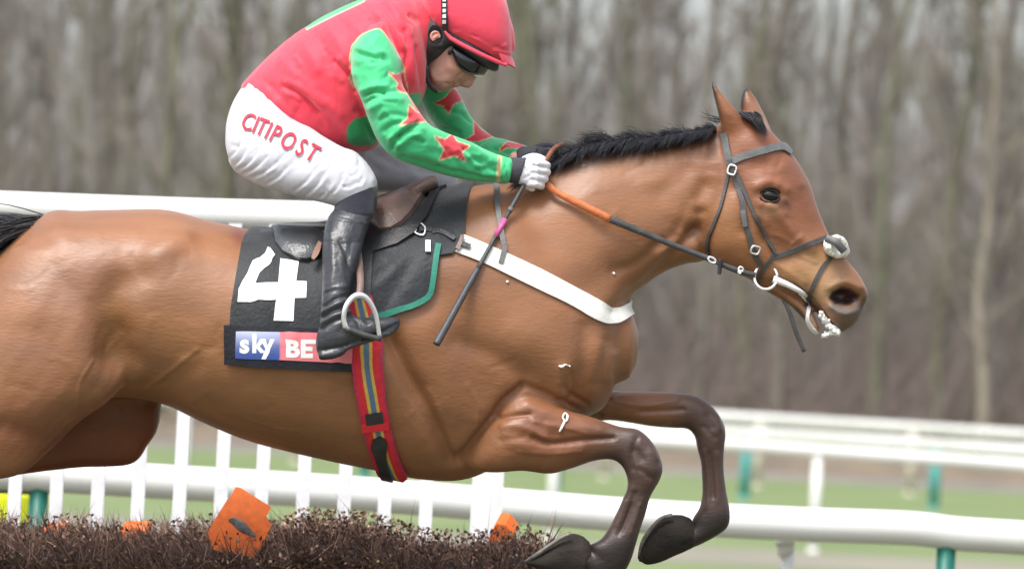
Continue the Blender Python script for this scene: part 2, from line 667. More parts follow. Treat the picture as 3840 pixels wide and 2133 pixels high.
# the wood goes on behind: a far thicket that closes most of the view low down
ft = MB()
def ftf(i):
    y = g.uniform(172, 200)
    x = g.uniform(-34, 34)
    u = g.uniform(0, 1)
    z = .5 + 13.5 * u ** 1.05
    return (np.array([x, y, z]), np.array([g.normal(0, .25), g.normal(0, .2), 1.0]), g.uniform(1.2, 3.2), g.uniform(.02, .055))
slivers(12000, ftf, ft)
tag(finish('far_thicket', *ft.arrays(), mat('thicket', (.185, .165, .148), .95, .1, .3, .2), world_space=True, smooth=False),
    'grey twiggy thicket far back in the wood', 'thicket', kind='stuff')

# ------------------------------------------------------------------ running rails
def rail(name, label, pts, dep, dia, posts, post_mat, post_dia, cat='rail', joint=None, feet=.008):
    """pts: photo pixels of the rail's centre line; posts: pixel x of each post"""
    pts = np.asarray(pts, float)
    wp = to_world(PV(pts[:, 0], pts[:, 1], dep))
    root = thing(name, (wp[len(wp) // 2][0], wp[len(wp) // 2][1], 0), label, cat)
    V, F = tube(wp, dia / 2, 20, 4, world=True)
    mb = MB().add(V, F)
    for jx in (joint or []):
        c = to_world(P(jx, np.interp(jx, pts[:, 0], pts[:, 1]), dep))[0]
        c2 = to_world(P(jx + 40, np.interp(jx + 40, pts[:, 0], pts[:, 1]), dep))[0]
        mb.add(*tube([c, c2], dia / 2 + .006, 20, 1, world=True))
    finish('top_rail', *mb.arrays(), white_plastic, root, world_space=True)
    for px in posts:
        top = to_world(P(px, np.interp(px, pts[:, 0], pts[:, 1]), dep))[0]
        pm = MB()
        pm.add(*tube([[top[0], top[1], top[2] - dia * .35], [top[0], top[1], .02]], post_dia / 2, 14, 1, world=True))
        pm.add(*tube([[top[0], top[1], .05], [top[0], top[1], -.05]], post_dia / 2 + feet, 14, 1, world=True))
        finish('post', *pm.arrays(), post_mat, root, world_space=True)
    return root

D2 = .31 * D
near_rail = rail('running_rail', 'nearest white plastic running rail on dark green posts passing behind the horse legs',
     [(-700, 1735), (0, 1771), (547, 1802), (1280, 1846), (1876, 1893), (2400, 1934), (2959, 1963), (3350, 1977), (3480, 1986), (3600, 2001), (3840, 2016), (4500, 2060)],
     D2, .124, [150, 3552, -1450], green_plastic, .070)
# white leg that props the rail
tp = to_world(P(2945, 2025, D2 + .12))[0]
pm = MB()
pm.add(*tube([[tp[0], tp[1], tp[2] + .0], [tp[0] + .006, tp[1], tp[2] - .05], [tp[0] + .014, tp[1], tp[2] - .14], [tp[0] + .02, tp[1], .02]], [.034, .03, .023, .023], 14, 3, world=True))
pm.add(*tube([[tp[0], tp[1], tp[2] + .015], [tp[0], tp[1], tp[2] - .02]], .035, 14, 1, world=True))
pm.add(*tube([[tp[0] + .02, tp[1], .03], [tp[0] + .02, tp[1], -.05]], .06, 14, 1, world=True))
W_, F_ = pm.arrays()
tag(finish('rail_prop', W_, F_, white_plastic, world_space=True), 'white plastic prop standing just behind the nearest running rail', 'prop')

rail('far_running_rail', 'white running rail on slim white posts across the turf beyond the nearest rail',
     [(-600, 1420), (700, 1502), (1500, 1570), (2100, 1622), (2456, 1651), (2740, 1668), (3100, 1692), (3840, 1744), (4600, 1800)], 2.9 * D, .137, [700, 2085, 3068, 4050], white_plastic, .1)
rail('farther_running_rail', 'white running rail on teal posts, middle one of the three far rails',
     [(-600, 1430), (1500, 1551), (2456, 1608), (2740, 1622), (3100, 1642), (3840, 1690), (4600, 1745)], 4.6 * D, .17, [2095 - 0, 2803, 3512, 4200, 1380, 700], teal_plastic, .16)
rail('farthest_running_rail', 'white running rail on beige posts, uppermost of the three far rails',
     [(-600, 1400), (1500, 1505), (2456, 1550), (2740, 1564), (3100, 1585), (3840, 1629), (4600, 1680)], 5.3 * D, .175, [2278, 2850, 3423, 3990, 1700, 1120], beige_post, .15)

# ------------------------------------------------------------------ wing of the fence
DW = .17 * D
def ground_post(px, py, dep, sx, sy, z0, z1=None):
    p = to_world(P(px, py, dep))[0]
    z1 = p[2] if z1 is None else z1
    return box(p[0], p[1], (z0 + z1) / 2, sx, sy, z1 - z0), p
wing = thing('fence_wing', WP(700, 1990, DW), 'white picket wing with a thick top rail beside the brush fence', 'fence')
wr = [(-700, 752), (0, 777), (640, 801), (1230, 818), (1850, 842)]
V, F = tube(to_world(PV([a for a, b in wr], [b for a, b in wr], DW)), .0525, 22, 4, world=True)
finish('top_rail', V, F, white_plastic, wing, world_space=True)
for i in range(-5, 11):
    bx_ = 60 + 153.8 * i if i > 0 else 60 + 150 * i
    topy = np.interp(bx_ + 55, [a for a, b in wr], [b for a, b in wr])
    p = to_world(P(bx_, 1880, DW))[0]
    pt = to_world(P(bx_ + 55, topy, DW))[0]
    V, F = box(p[0] + .001 * (i % 3), p[1] - .05, (pt[2] + .25) / 2, .042, .022, pt[2] - .25)
    finish('picket', V, F, white_paint, wing, world_space=True, smooth=False)
(V, F), p = ground_post(1826, 1880, DW, .100, .07, -.1)
V[:, 2] = np.where(V[:, 2] > 0, to_world(P(1880, 842, DW))[0][2] + .03, V[:, 2])
finish('end_post', V, F, white_paint, wing, world_space=True, smooth=False)

# ------------------------------------------------------------------ brush fence
prof_x = np.array([-700, 0, 150, 300, 400, 550, 700, 800, 900, 1000, 1070, 1140, 1280, 1380, 1480, 1580, 1680, 1760, 1830, 1930, 2020, 2075])
prof_y = np.array([1940, 1957, 1980, 1968, 1983, 1990, 1985, 1968, 1985, 2003, 1968, 1946, 1945, 1960, 1985, 2020, 2028, 2036, 2022, 2010, 2020, 2060])
d_f, d_b = .30, 1.25
def hedge_top(X, t):
    """t 0 front .. 1 back -> depth, pixel y of the brush top"""
    return d_f + (d_b - d_f) * t
V, F = [], []
nx, nt_ = 140, 10
hx = np.linspace(-700, 2050, nx)
zt = to_world(PV(hx, np.interp(hx, prof_x, prof_y) + 22, .75))[:, 2]
def hedge_pt(X, t, lift=0.0):
    z = np.interp(X, hx, zt) - .10 * abs(t - .55) ** 2 * 2
    d = d_f + (d_b - d_f) * t
    c = to_world(P(X, 1950, d))[0]
    return np.array([c[0], c[1], z + lift])
core = []
for X in hx:
    top = [hedge_pt(X, t, -.03) for t in np.linspace(0, 1, nt_)]
    lo0, lo1 = top[0].copy(), top[-1].copy()
    lo0[2] = lo1[2] = 0.0
    core.append([lo0] + top + [lo1])
k = nt_ + 2
V = [p for row in core for p in row]
for i in range(nx - 1):
    for j in range(k - 1):
        F.append((i * k + j, (i + 1) * k + j, (i + 1) * k + j + 1, i * k + j + 1))
F.append(tuple(range(k)))
F.append(tuple((nx - 1) * k + j for j in range(k))[::-1])
hb = MB().add(V, F)
g = np.random.default_rng(3)
def brush(n, t0, t1, x0, x1, Lr, wr_, tilt):
    for i in range(n):
        X = g.uniform(x0, x1)
        t = g.uniform(t0, t1)
        p = hedge_pt(X, t, -.05 + .03 * math.sin(X * .05 + t * 9) + g.uniform(-.02, .01))
        dv = np.array([g.normal(tilt, .55), g.normal(-.15, .45), g.uniform(.25, 1.1)])
        slivers(1, lambda _: (p, dv, g.uniform(*Lr), g.uniform(*wr_)), hb)
def face_brush(n, x0, x1):
    for i in range(n):
        X = g.uniform(x0, x1)
        p = hedge_pt(X, 0)
        p[2] -= g.uniform(0, .30)
        p[1] += g.uniform(-.01, .03)
        dv = np.array([g.normal(-.25, .6), g.uniform(-.8, -.05), g.normal(.35, .5)])
        slivers(1, lambda _: (p, dv, g.uniform(.03, .11), g.uniform(.0014, .0034)), hb)
brush(7000, 0, 1, -250, 1050, (.04, .13), (.0012, .0032), -.35)
brush(160, .2, 1, -250, 2050, (.10, .19), (.0012, .0024), -.3)
brush(6500, 0, 1, 1030, 2065, (.03, .085), (.0018, .0042), -.1)
face_brush(6500, -150, 2065)
for i in range(6500):     # the rest of the face and the landing end, down to the ground
    if i % 5:
        p = hedge_pt(g.uniform(-700, 2060), 0)
        p[2] *= g.uniform(.02, .9)
        dv = np.array([g.normal(-.2, .5), g.uniform(-.8, -.1), g.normal(.5, .5)])
    else:
        p = hedge_pt(2050, g.uniform(0, 1))
        p[2] *= g.uniform(.02, 1)
        dv = np.array([g.uniform(.1, .8), g.normal(0, .4), g.normal(.5, .5)])
    slivers(1, lambda _: (p, dv, g.uniform(.06, .16), g.uniform(.002, .005)), hb)
def flakes(n, x0, x1, tt0, tt1):
    for i in range(n):
        X = g.uniform(x0, x1)
        if g.random() < .55:
            p = hedge_pt(X, 0); p[2] -= g.uniform(-.02, .30); p[1] -= g.uniform(-.01, .06)
        else:
            p = hedge_pt(X, g.uniform(tt0, tt1), g.uniform(-.01, .05))
        a = g.normal(0, 1, 3); a /= np.linalg.norm(a)
        b = np.cross(a, g.normal(0, 1, 3)); b /= np.linalg.norm(b)
        L, w = g.uniform(.008, .02), g.uniform(.003, .006)
        hb.add([p - a * L / 2, p + b * w, p + a * L / 2, p - b * w], [(0, 1, 2, 3)])
flakes(5200, 950, 2065, 0, 1)
flakes(2200, -150, 1000, 0, 1)
V, F = hb.arrays()
n_core = nx * k
cc = np.empty((len(V), 3))
base = np.array([.035, .026, .022])
cc[:n_core] = base
nb_ = (len(V) - n_core) // 4
pal = np.array([[.050, .034, .027], [.10, .066, .052], [.16, .108, .086], [.25, .175, .14], [.085, .06, .062], [.42, .31, .24], [.15, .12, .06]])
pick = rng.choice(len(pal), nb_, p=[.26, .25, .2, .12, .09, .05, .03])
tw = np.repeat(pal[pick] * [1.55, 1.36, 1.28], 4, axis=0)
cc[n_core:] = tw
brush_mat = mat('brush', vcol=True, rough=.8, spec=.3, var=.2, vscale=40)
fence = finish('brush_fence', V, F, brush_mat, colors=cc, smooth=False, world_space=True)
tag(fence, 'dark brown brush fence of cut birch twigs under the jumping horse', 'fence')

# orange padding boards tucked into the brush
def pad(label, quad, dep, thick, tilt, hole=None):
    q = np.array(quad, float)
    f = PV(q[:, 0], q[:, 1], dep + np.array(tilt))
    b = f + np.array([.015, .03, -thick])
    V = np.concatenate([f, b])
    n = len(q)
    F = [tuple(range(n))[::-1], tuple(range(n, 2 * n))] + [(i, (i + 1) % n, n + (i + 1) % n, n + i) for i in range(n)]
    return tag(finish('fence_pad', V, F, orange_rubber, smooth=False), label, 'fence pad', 'orange pads of the fence')
pd = pad('tilted orange pad with a grey slot sticking up out of the brush',
    [(778, 1996), (834, 1908), (848, 1904), (862, 1866), (880, 1868), (996, 1941), (973, 1966), (996, 2010), (968, 2070), (950, 2090), (800, 2060)],
    .50, .022, [(1985 - y_) / 1371 * .75 for y_ in (1996, 1908, 1904, 1866, 1868, 1941, 1966, 2010, 2070, 2090, 2060)])
mb = MB()
V, F = tube(PV([858, 880, 905, 925, 958], [1948, 1956, 1975, 1990, 2010], np.array([.516, .512, .501, .493, .482])), [.004, .013, .016, .012, .004], 12, 4, flat=.35)
sl = finish('slot', V, F, mat('slot_grey', (.25, .26, .27), .4, .5, .6, 30, col2=(.03, .03, .035)), pd)
pad('small orange pad poking up beside the white end post', [(1825, 2040), (1840, 2000), (1862, 1962), (1895, 1968), (1925, 2005), (1912, 2040)], .9, .05, [0] * 6)
for X0, X1, Y in ((445, 545, 1990), (150, 240, 1996)):
    pad('orange pad edge just showing through the brush in front of the pickets', [(X0, Y + 9), (X0 + 10, Y + 3), (X1 - 8, Y + 4), (X1, Y + 10), (X1, Y + 60), (X0, Y + 60)], 1.05, .05, [0] * 6)
# ------------------------------------------------------------------ horse
torso = [(-215, 1200, -150, 1520, .12, 0), (-120, 1075, -60, 1530, .19, 0), (0, 945, 60, 1530, .25, 0), (169, 801, 210, 1510, .285, 0), (298, 792, 340, 1500, .30, 0),
         (447, 787, 480, 1490, .31, 0), (621, 787, 625, 1520, .315, 0), (795, 830, 770, 1588, .325, 0), (1000, 868, 945, 1657, .335, 0),
         (1200, 862, 1180, 1716, .33, 0), (1400, 815, 1400, 1762, .315, 0), (1600, 745, 1600, 1799, .29, 0), (1760, 700, 1770, 1790, .265, 0),
         (1900, 700, 1960, 1690, .25, 0), (2070, 830, 2140, 1590, .235, 0), (2230, 980, 2262, 1530, .195, 0), (2325, 1120, 2303, 1440, .13, 0)]
neck = [(1700, 720, 2080, 1500, .235, 0, 0), (1880, 694, 2320, 1345, .20, 0, -.05), (2065, 628, 2360, 1130, .158, 0, -.12), (2200, 553, 2423, 1067, .130, 0, -.2),
        (2320, 527, 2497, 1017, .112, 0, -.35), (2450, 518, 2572, 990, .098, 0, -.3), (2560, 500, 2645, 975, .092, 0, -.25), (2680, 477, 2715, 900, .085, 0, -.15)]
head = [(2775, 425, 2685, 520, .055, 0), (2850, 445, 2668, 640, .083, 0, .05), (2906, 507, 2645, 760, .100, 0, .1), (2970, 575, 2632, 865, .108, 0, .0),
        (3034, 680, 2640, 950, .108, 0, -.08), (3062, 766, 2705, 1000, .100, 0, -.15), (3095, 850, 2805, 1045, .084, 0, -.2), (3133, 925, 2890, 1080, .070, 0, -.15),
        (3181, 980, 2960, 1095, .064, 0, -.05), (3220, 1028, 3020, 1125, .064, 0, 0), (3248, 1080, 3062, 1170, .064, 0, 0),
        (3255, 1112, 3090, 1215, .058, 0, 0), (3232, 1165, 3125, 1236, .045, 0, 0)]
jaw = [(2840, 980, 2830, 1068, .05, 0), (2895, 1035, 2880, 1097, .046, 0), (2945, 1080, 2925, 1122, .042, 0), (2990, 1112, 2965, 1150, .038, 0), (3030, 1148, 3000, 1184, .036, 0),
       (3058, 1188, 3032, 1220, .036, 0), (3075, 1225, 3055, 1248, .028, 0)]
DN, DF = -.17, .17
nfore = [(1890, 1420, 1720, 1725, .05, -.115), (1950, 1452, 1785, 1764, .078, -.150), (2005, 1482, 1865, 1771, .084, -.166), (2075, 1517, 1960, 1765, .076, DN), (2150, 1542, 2060, 1776, .063, DN),
         (2224, 1563, 2140, 1757, .052, DN), (2323, 1598, 2225, 1728, .045, DN), (2395, 1610, 2290, 1722, .046, DN), (2452, 1665, 2328, 1742, .048, DN),
         (2484, 1742, 2350, 1785, .047, DN), (2476, 1795, 2352, 1829, .041, DN), (2440, 1859, 2335, 1869, .034, DN), (2423, 1919, 2306, 1934, .031, DN),
         (2403, 1978, 2272, 1996, .033, DN), (2385, 2040, 2245, 2026, .039, DN), (2362, 2110, 2210, 2042, .040, DN), (2325, 2160, 2215, 2062, .036, DN),
         (2265, 2172, 2205, 2062, .036, DN), (2215, 2165, 2190, 2045, .041, DN)]
ffore = [(2130, 1420, 2080, 1580, .07, .14), (2220, 1448, 2180, 1590, .068, DF), (2310, 1464, 2290, 1575, .060, DF), (2450, 1467, 2440, 1597, .05, DF), (2540, 1472, 2530, 1604, .046, DF),
         (2612, 1483, 2575, 1606, .046, DF), (2668, 1520, 2597, 1622, .046, DF), (2708, 1575, 2608, 1645, .046, DF), (2721, 1622, 2614, 1680, .044, DF),
         (2715, 1690, 2627, 1728, .036, DF), (2714, 1759, 2631, 1770, .031, DF), (2725, 1848, 2633, 1850, .031, DF), (2738, 1921, 2622, 1903, .037, DF),
         (2729, 1975, 2600, 1938, .038, DF), (2685, 2010, 2592, 1968, .036, DF), (2632, 2038, 2576, 1982, .037, DF), (2600, 2052, 2556, 1968, .042, DF)]
nhind = [(590, 1010, 40, 930, .09, -.17), (545, 1210, -70, 1080, .125, -.185), (490, 1400, -140, 1220, .14, -.19), (405, 1505, -200, 1330, .14, -.19), (300, 1580, -250, 1450, .13, -.19),
         (190, 1685, -290, 1560, .11, -.19), (80, 1775, -330, 1650, .09, -.19), (-60, 1805, -370, 1720, .07, -.19), (-260, 1850, -430, 1775, .05, -.19),
         (-460, 1915, -560, 1830, .045, -.19), (-560, 1990, -680, 1880, .045, -.19), (-640, 2060, -720, 1990, .033, -.19), (-800, 2230, -870, 2170, .033, -.19),
         (-850, 2300, -930, 2230, .04, -.19), (-880, 2390, -960, 2330, .04, -.19)]
fhind = [(590, 1380, 130, 1150, .10, .15), (608, 1490, 80, 1290, .115, .165), (594, 1602, 40, 1400, .115, .17), (556, 1666, 0, 1480, .11, .17), (490, 1740, -60, 1570, .10, .17), (300, 1752, -120, 1640, .08, .17),
         (100, 1775, -200, 1690, .065, .17), (-120, 1812, -300, 1740, .05, .17), (-420, 1880, -500, 1800, .045, .17), (-520, 1960, -620, 1850, .045, .17),
         (-600, 2030, -680, 1960, .033, .17), (-760, 2200, -830, 2140, .033, .17), (-810, 2270, -890, 2200, .04, .17), (-840, 2360, -920, 2300, .04, .17)]
def ear(edges, d0, d1):
    n = len(edges)
    K = []
    for i, (lx, ly, rx, ry) in enumerate(edges):
        t = i / (n - 1)
        K.append((lx, ly, rx, ry, .030 * (1 - t) ** .6 * (.75 + .5 * min(t * 3, 1)) + .002, d0 + (d1 - d0) * t))
    return loft(K, 20, 5, 2.0)
near_ear = [(2706, 500, 2838, 512), (2700, 462, 2800, 462), (2692, 430, 2770, 422), (2684, 395, 2741, 388), (2676, 360, 2712, 355), (2670, 330, 2690, 328), (2665, 303, 2671, 300)]
far_ear = [(2776, 440, 2905, 512), (2774, 408, 2880, 455), (2775, 380, 2858, 412), (2780, 358, 2838, 375), (2788, 340, 2820, 348), (2798, 326, 2808, 328)]
pieces = [loft(torso, 96, 8, 2.25), loft(neck, 64, 8, 2.1), loft(head, 48, 6, 2.35), loft(jaw, 20, 5, 2.2), loft(nfore, 24, 5, 2.3), loft(ffore, 24, 5, 2.3),
          loft(nhind, 28, 5, 2.2), loft(fhind, 28, 5, 2.2),
          ear(near_ear, -.05, -.062), ear(far_ear, .052, .062)]
HV, HF, HE = fuse(pieces, .0050, 14)
# soften the seams where limbs and neck run into the trunk
Q = pix(HV)
mk = np.zeros(len(HV))
for pts, r in (([(1780, 720), (1900, 700), (2000, 660)], 120), ([(2360, 1130), (2330, 1250)], 70), ([(2640, 560), (2650, 900)], 90),
               ([(560, 1000), (560, 1250), (470, 1480)], 120), ([(60, 950), (-60, 1100)], 150), ([(2700, 480), (2900, 500)], 70),
               ([(2000, 900), (2150, 1200), (2150, 1400)], 200)):
    mk = np.maximum(mk, np.exp(-(seg_dist(Q, pts) / r) ** 2))
HV = relax(HV, HE, 26, .6, -.2, mk)
strokes = [
    ([(450, 1330), (415, 1190), (430, 1090), (500, 1015)], 68, -27), ([(400, 1340), (440, 1250)], 60, -9),
    ([(500, 1490), (600, 1420), (740, 1310)], 8, 3), ([(480, 1530), (600, 1470), (740, 1370)], 34, -4), ([(1450, 1260), (1500, 1380), (1560, 1480)], 60, -12),
    ([(500, 1000), (600, 945), (690, 890)], 50, 13), ([(380, 1480), (460, 1440), (520, 1400)], 34, 9),
    ([(800, 1050), (850, 1250)], 120, -5), ([(250, 900), (120, 1150)], 120, 6),
    ([(150, 1250), (250, 1500), (170, 1690)], 60, -6), ([(300, 1200), (280, 1450)], 70, 8), ([(20, 1600), (120, 1640)], 40, -7),
    ([(1470, 1270), (1530, 1400), (1585, 1500), (1640, 1610), (1690, 1715)], 32, -20),
    ([(1600, 1240), (1680, 1430), (1760, 1600)], 80, 10),
    ([(1950, 1455), (1891, 1501), (1851, 1556), (1802, 1611), (1757, 1670), (1719, 1728)], 15, -17), ([(1900, 1430), (1840, 1500), (1770, 1590), (1715, 1680)], 34, 3), ([(1980, 1490), (1920, 1560), (1850, 1640)], 30, 2), ([(1610, 1470), (1660, 1580), (1705, 1690)], 14, 5),
    ([(1990, 1300), (2100, 1360)], 120, 14), ([(1750, 1050), (1900, 1250)], 110, 8), ([(1720, 1290), (1850, 1330), (1960, 1400)], 40, -6),
    ([(2195, 1230), (2185, 1330), (2165, 1440), (2150, 1490)], 34, -8), ([(2240, 1300), (2225, 1420), (2215, 1500)], 28, 4),
    ([(2275, 1280), (2265, 1350), (2245, 1440)], 20, -4), ([(2110, 1440), (2140, 1480), (2200, 1510)], 10, -6), ([(2130, 1380), (2150, 1440), (2145, 1490)], 10, -5), ([(2090, 1500), (2180, 1540), (2250, 1560)], 10, -8), ([(2110, 1380), (2090, 1480)], 30, 8),
    ([(2125, 1500), (2040, 1470), (1960, 1440)], 14, -9), ([(2300, 1330), (2285, 1420)], 20, 6),
    ([(2610, 860), (2520, 960), (2400, 1080), (2300, 1165)], 24, -18), ([(2560, 900), (2470, 950)], 24, 9), ([(2605, 880)], 36, -20), ([(2480, 915), (2380, 990), (2310, 1015)], 20, -8), ([(2640, 700), (2590, 800), (2540, 880)], 30, -10),
    ([(2632, 800), (2640, 900), (2648, 960)], 22, -15), ([(2560, 940), (2450, 1020), (2400, 1070)], 22, 7), ([(2600, 770), (2560, 870)], 20, 6),
    ([(2200, 800), (2350, 700), (2500, 640)], 110, 7), ([(2050, 900), (2250, 850)], 70, -7), ([(2300, 1000), (2200, 1090)], 60, -8),
    ([(1850, 780), (1950, 900), (2080, 1000)], 70, 6), ([(2570, 640), (2480, 720)], 40, -5),
    ([(2735, 830), (2745, 900)], 85, 10), ([(2890, 770), (2960, 850), (3040, 930)], 22, 8), ([(2880, 900), (2960, 960)], 40, -8), ([(2990, 760), (3050, 860)], 30, -4),
    ([(2840, 700), (2892, 682), (2945, 712)], 20, 8), ([(2845, 760), (2895, 775), (2940, 752)], 16, 5), ([(2840, 625), (2870, 615)], 28, -7),
    ([(2950, 620), (3000, 690)], 20, 5), ([(2800, 600), (2760, 700)], 40, -5),
    ([(3168, 1060), (3225, 1085)], 26, 9), ([(3120, 1125)], 24, 6), ([(3150, 1175), (3205, 1160)], 24, 5),
    ([(3135, 1112), (3168, 1100), (3200, 1116)], 28, -36), ([(3165, 1135), (3195, 1135)], 22, -20), ([(3120, 1080), (3165, 1062), (3215, 1085)], 14, 7), ([(3120, 1150), (3165, 1172), (3205, 1160)], 12, 7),
    ([(3000, 1095), (3050, 1135), (3085, 1190), (3120, 1232)], 10, -16), ([(2900, 1060), (2990, 1090)], 14, -8),
    ([(3000, 1000), (3080, 1100)], 40, 5), ([(3080, 1000), (3130, 1050)], 30, -4),
    ([(2000, 1640), (2060, 1662), (2160, 1652), (2299, 1640)], 9, -11), ([(1871, 1568), (1930, 1558), (1985, 1552)], 10, -9), ([(1890, 1600), (1960, 1600), (2040, 1640)], 15, 6), ([(1880, 1650), (1960, 1640)], 14, -4),
    ([(1900, 1640), (2030, 1690), (2180, 1680)], 26, 6), ([(1980, 1520), (2100, 1565)], 22, 5), ([(2060, 1600), (2250, 1610)], 18, 5),
    ([(2385, 1690), (2405, 1720)], 18, -7), ([(2380, 1850), (2345, 1950), (2320, 2000)], 10, -6), ([(2410, 1870), (2380, 1960)], 10, 3), ([(2440, 1700), (2450, 1760)], 20, 4),
    ([(2655, 1560), (2670, 1600)], 16, -6, 0, .3), ([(2660, 1700), (2675, 1860)], 9, -5, 0, .3), ([(2400, 1545), (2560, 1535)], 10, -6, 0, .3),
    ([(900, 1000), (870, 1300)], 60, -3), ([(1300, 1500), (1260, 1680)], 60, -3),
    ([(1420, 1480), (1480, 1600)], 40, -4), ([(1560, 1620), (1640, 1740)], 40, 4),
    ([(1700, 980), (1850, 1120), (1960, 1250)], 90, 6), ([(1640, 1100), (1700, 1250)], 60, -5), ([(820, 1200), (960, 1330), (1100, 1430)], 60, 3),
    ([(960, 1480), (1100, 1540), (1250, 1580)], 40, 3), ([(2770, 700), (2800, 780), (2790, 860)], 26, -4), ([(2700, 980), (2640, 970)], 14, 4), ([(2950, 820), (2990, 880)], 14, -4), ([(2850, 830), (2870, 900)], 12, -4), ([(2910, 990), (2970, 1030), (3010, 1060)], 12, 4),
    ([(2860, 760), (2840, 790), (2850, 830)], 6, 2), ([(3010, 880), (2970, 920), (2980, 980)], 5, 2.5), ([(2300, 1500), (2420, 1520), (2540, 1500)], 8, 4, 0, .3),
    ([(2390, 1640), (2370, 1700), (2372, 1760)], 8, -5), ([(2430, 1650), (2462, 1720)], 10, 4), ([(2400, 1760), (2440, 1790)], 9, -4), ([(2370, 1890), (2330, 1990)], 6, -5), ([(2345, 1880), (2310, 1970)], 6, 4), ([(2398, 1890), (2365, 2000)], 7, 4),
    ([(2640, 1690), (2655, 1800), (2650, 1900)], 7, 4, 0, .3), ([(2690, 1700), (2692, 1880)], 8, 4, 0, .3), ([(2640, 1600), (2680, 1640)], 10, -5, 0, .3), ([(2690, 1560), (2700, 1610)], 10, 4, 0, .3),
    ([(1750, 1440), (1790, 1520), (1780, 1600)], 5, 2.5), ([(2000, 1580), (2100, 1600), (2200, 1625)], 5, 3), ([(1940, 1690), (2060, 1700), (2180, 1690)], 5, 2.5), ([(900, 1560), (1020, 1600), (1120, 1615)], 5, 1.2), ([(350, 1350), (300, 1430), (290, 1520)], 6, 2.5),
    # a vein or two
    ([(1520, 1560), (1600, 1650), (1690, 1760)], 5, 1.5), ([(2900, 880), (2960, 905), (3010, 960), (3060, 985)], 5, 2.5),
    ([(2090, 1420), (2105, 1470), (2100, 1500)], 5, 2.5),
]
g = np.random.default_rng(21)
for i in range(620):      # uneven skin: faint creases, veins and dimples
    x, y = g.uniform(0, 3200), g.uniform(520, 1950)
    a, L = g.normal(-.5, .6), g.uniform(25, 130)
    strokes.append(([(x, y), (x + L * .5 * math.cos(a), y + L * .5 * math.sin(a) + g.normal(0, 6)), (x + L * math.cos(a), y + L * math.sin(a))], g.uniform(8, 26), g.normal(0, .75)))
HV = sculpt(HV, HF, strokes)
far = [(p, r, h * .8) for p, r, h, *_ in strokes if len(_) == 0]
HV = sculpt(HV, HF, far, -1)
Qm = pix(HV)
mk = np.exp(-(seg_dist(Qm, [(1850, 740), (1990, 760), (2070, 880), (2150, 1010)]) / 120) ** 2)
HV = relax(HV, HE, 90, .6, -.3, mk)
HV = relax(HV, HE, 3, .5, -.45, np.full(len(HV), .8))
HB = tree_of(HV, HF)

def smooth01(x, a, b):
    t = np.clip((x - a) / (b - a), 0, 1)
    return t * t * (3 - 2 * t)
Q = pix(HV)
coat = np.array([.243, .106, .048])
HC = np.tile(coat, (len(HV), 1))
dn0 = -HV[:, 2] - D
def blend(w, col):
    HC[:] = HC * (1 - w[:, None]) + np.array(col) * w[:, None]
def spot(pts, r, col, k=1.0):
    blend(k * np.exp(-(seg_dist(Q, pts) / r) ** 2), col)
# redder face, paler flank and muzzle, black points
spot([(2800, 560), (3000, 800)], 190, (.212, .076, .036), .85)
spot([(2720, 800), (2800, 960)], 90, (.27, .118, .045), .8)
spot([(2830, 470), (2880, 540)], 60, (.20, .07, .04), .6)
spot([(2960, 640), (3010, 760)], 40, (.22, .085, .05), .5)
spot([(600, 1350), (900, 1450), (1300, 1500)], 200, (.26, .122, .052), .7)
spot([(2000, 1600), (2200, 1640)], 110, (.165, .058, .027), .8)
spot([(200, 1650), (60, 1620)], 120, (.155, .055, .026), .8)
spot([(300, 1000), (150, 1300)], 200, (.205, .094, .050), .6)
spot([(430, 1120), (420, 1280)], 60, (.20, .088, .026), .7)
blend((dn0 > .02) * (Q[:, 0] < 700) * (Q[:, 1] > 1480) * .95, (.15, .042, .016))  # shade on the inner far thigh, painted into the coat as dark red
spot([(3070, 1010), (3090, 1090)], 85, (.40, .235, .12), .95)
spot([(2930, 1010), (3010, 1040)], 45, (.40, .22, .10), .6)
spot([(2880, 790), (2900, 790)], 26, (.40, .25, .15), .5)
dn = -HV[:, 2] - D
legn = (dn < -.06)
w = smooth01(Q[:, 0] + .35 * (Q[:, 1] - 1660), 2100, 2360) * smooth01(Q[:, 1], 1490, 1620) * (dn < .02) * (Q[:, 0] < 2500)
w = np.maximum(w, smooth01(Q[:, 1], 1720, 1800) * (Q[:, 0] > 2240) * (dn < .02))
blend(np.clip(w, 0, 1) * .95, (.048, .030, .026))
w = smooth01(Q[:, 0], 2400, 2620) * (dn > .02) * (Q[:, 1] > 1400) * (Q[:, 0] < 2800)
w = np.maximum(w, ((Q[:, 1] > 1640) & (Q[:, 0] > 2350) & (dn > .02)) * 1.0)
blend(np.clip(w, 0, 1) * .95, (.060, .036, .030))
w = smooth01(Q[:, 1], 1960, 2060) * (Q[:, 0] > 2150) * (dn < .02) + smooth01(Q[:, 1], 1880, 1960) * (Q[:, 0] > 2350) * (dn > .02)
blend(np.clip(w, 0, 1) * .8, (.011, .010, .011))
w = smooth01(-Q[:, 0], 150, 400) * (Q[:, 1] > 1700)
blend(w, (.04, .028, .024))
spot([(3130, 1155), (3180, 1178), (3215, 1160)], 24, (.13, .115, .11), .9)
spot([(3232, 1190), (3246, 1130)], 22, (.035, .03, .03), .95)
blend(np.clip(.5 - poly_sd(Q, [(3105, 1118), (3120, 1094), (3156, 1076), (3190, 1082), (3226, 1106), (3214, 1132), (3172, 1146), (3128, 1140)]) / 9, 0, 1), (.020, .008, .009))
spot([(3176, 1108)], 14, (.09, .016, .018), .8)
spot([(3200, 1215), (3150, 1225)], 30, (.07, .055, .045), .8)
spot([(3005, 1100), (3060, 1150), (3100, 1215)], 13, (.05, .025, .02), .9)
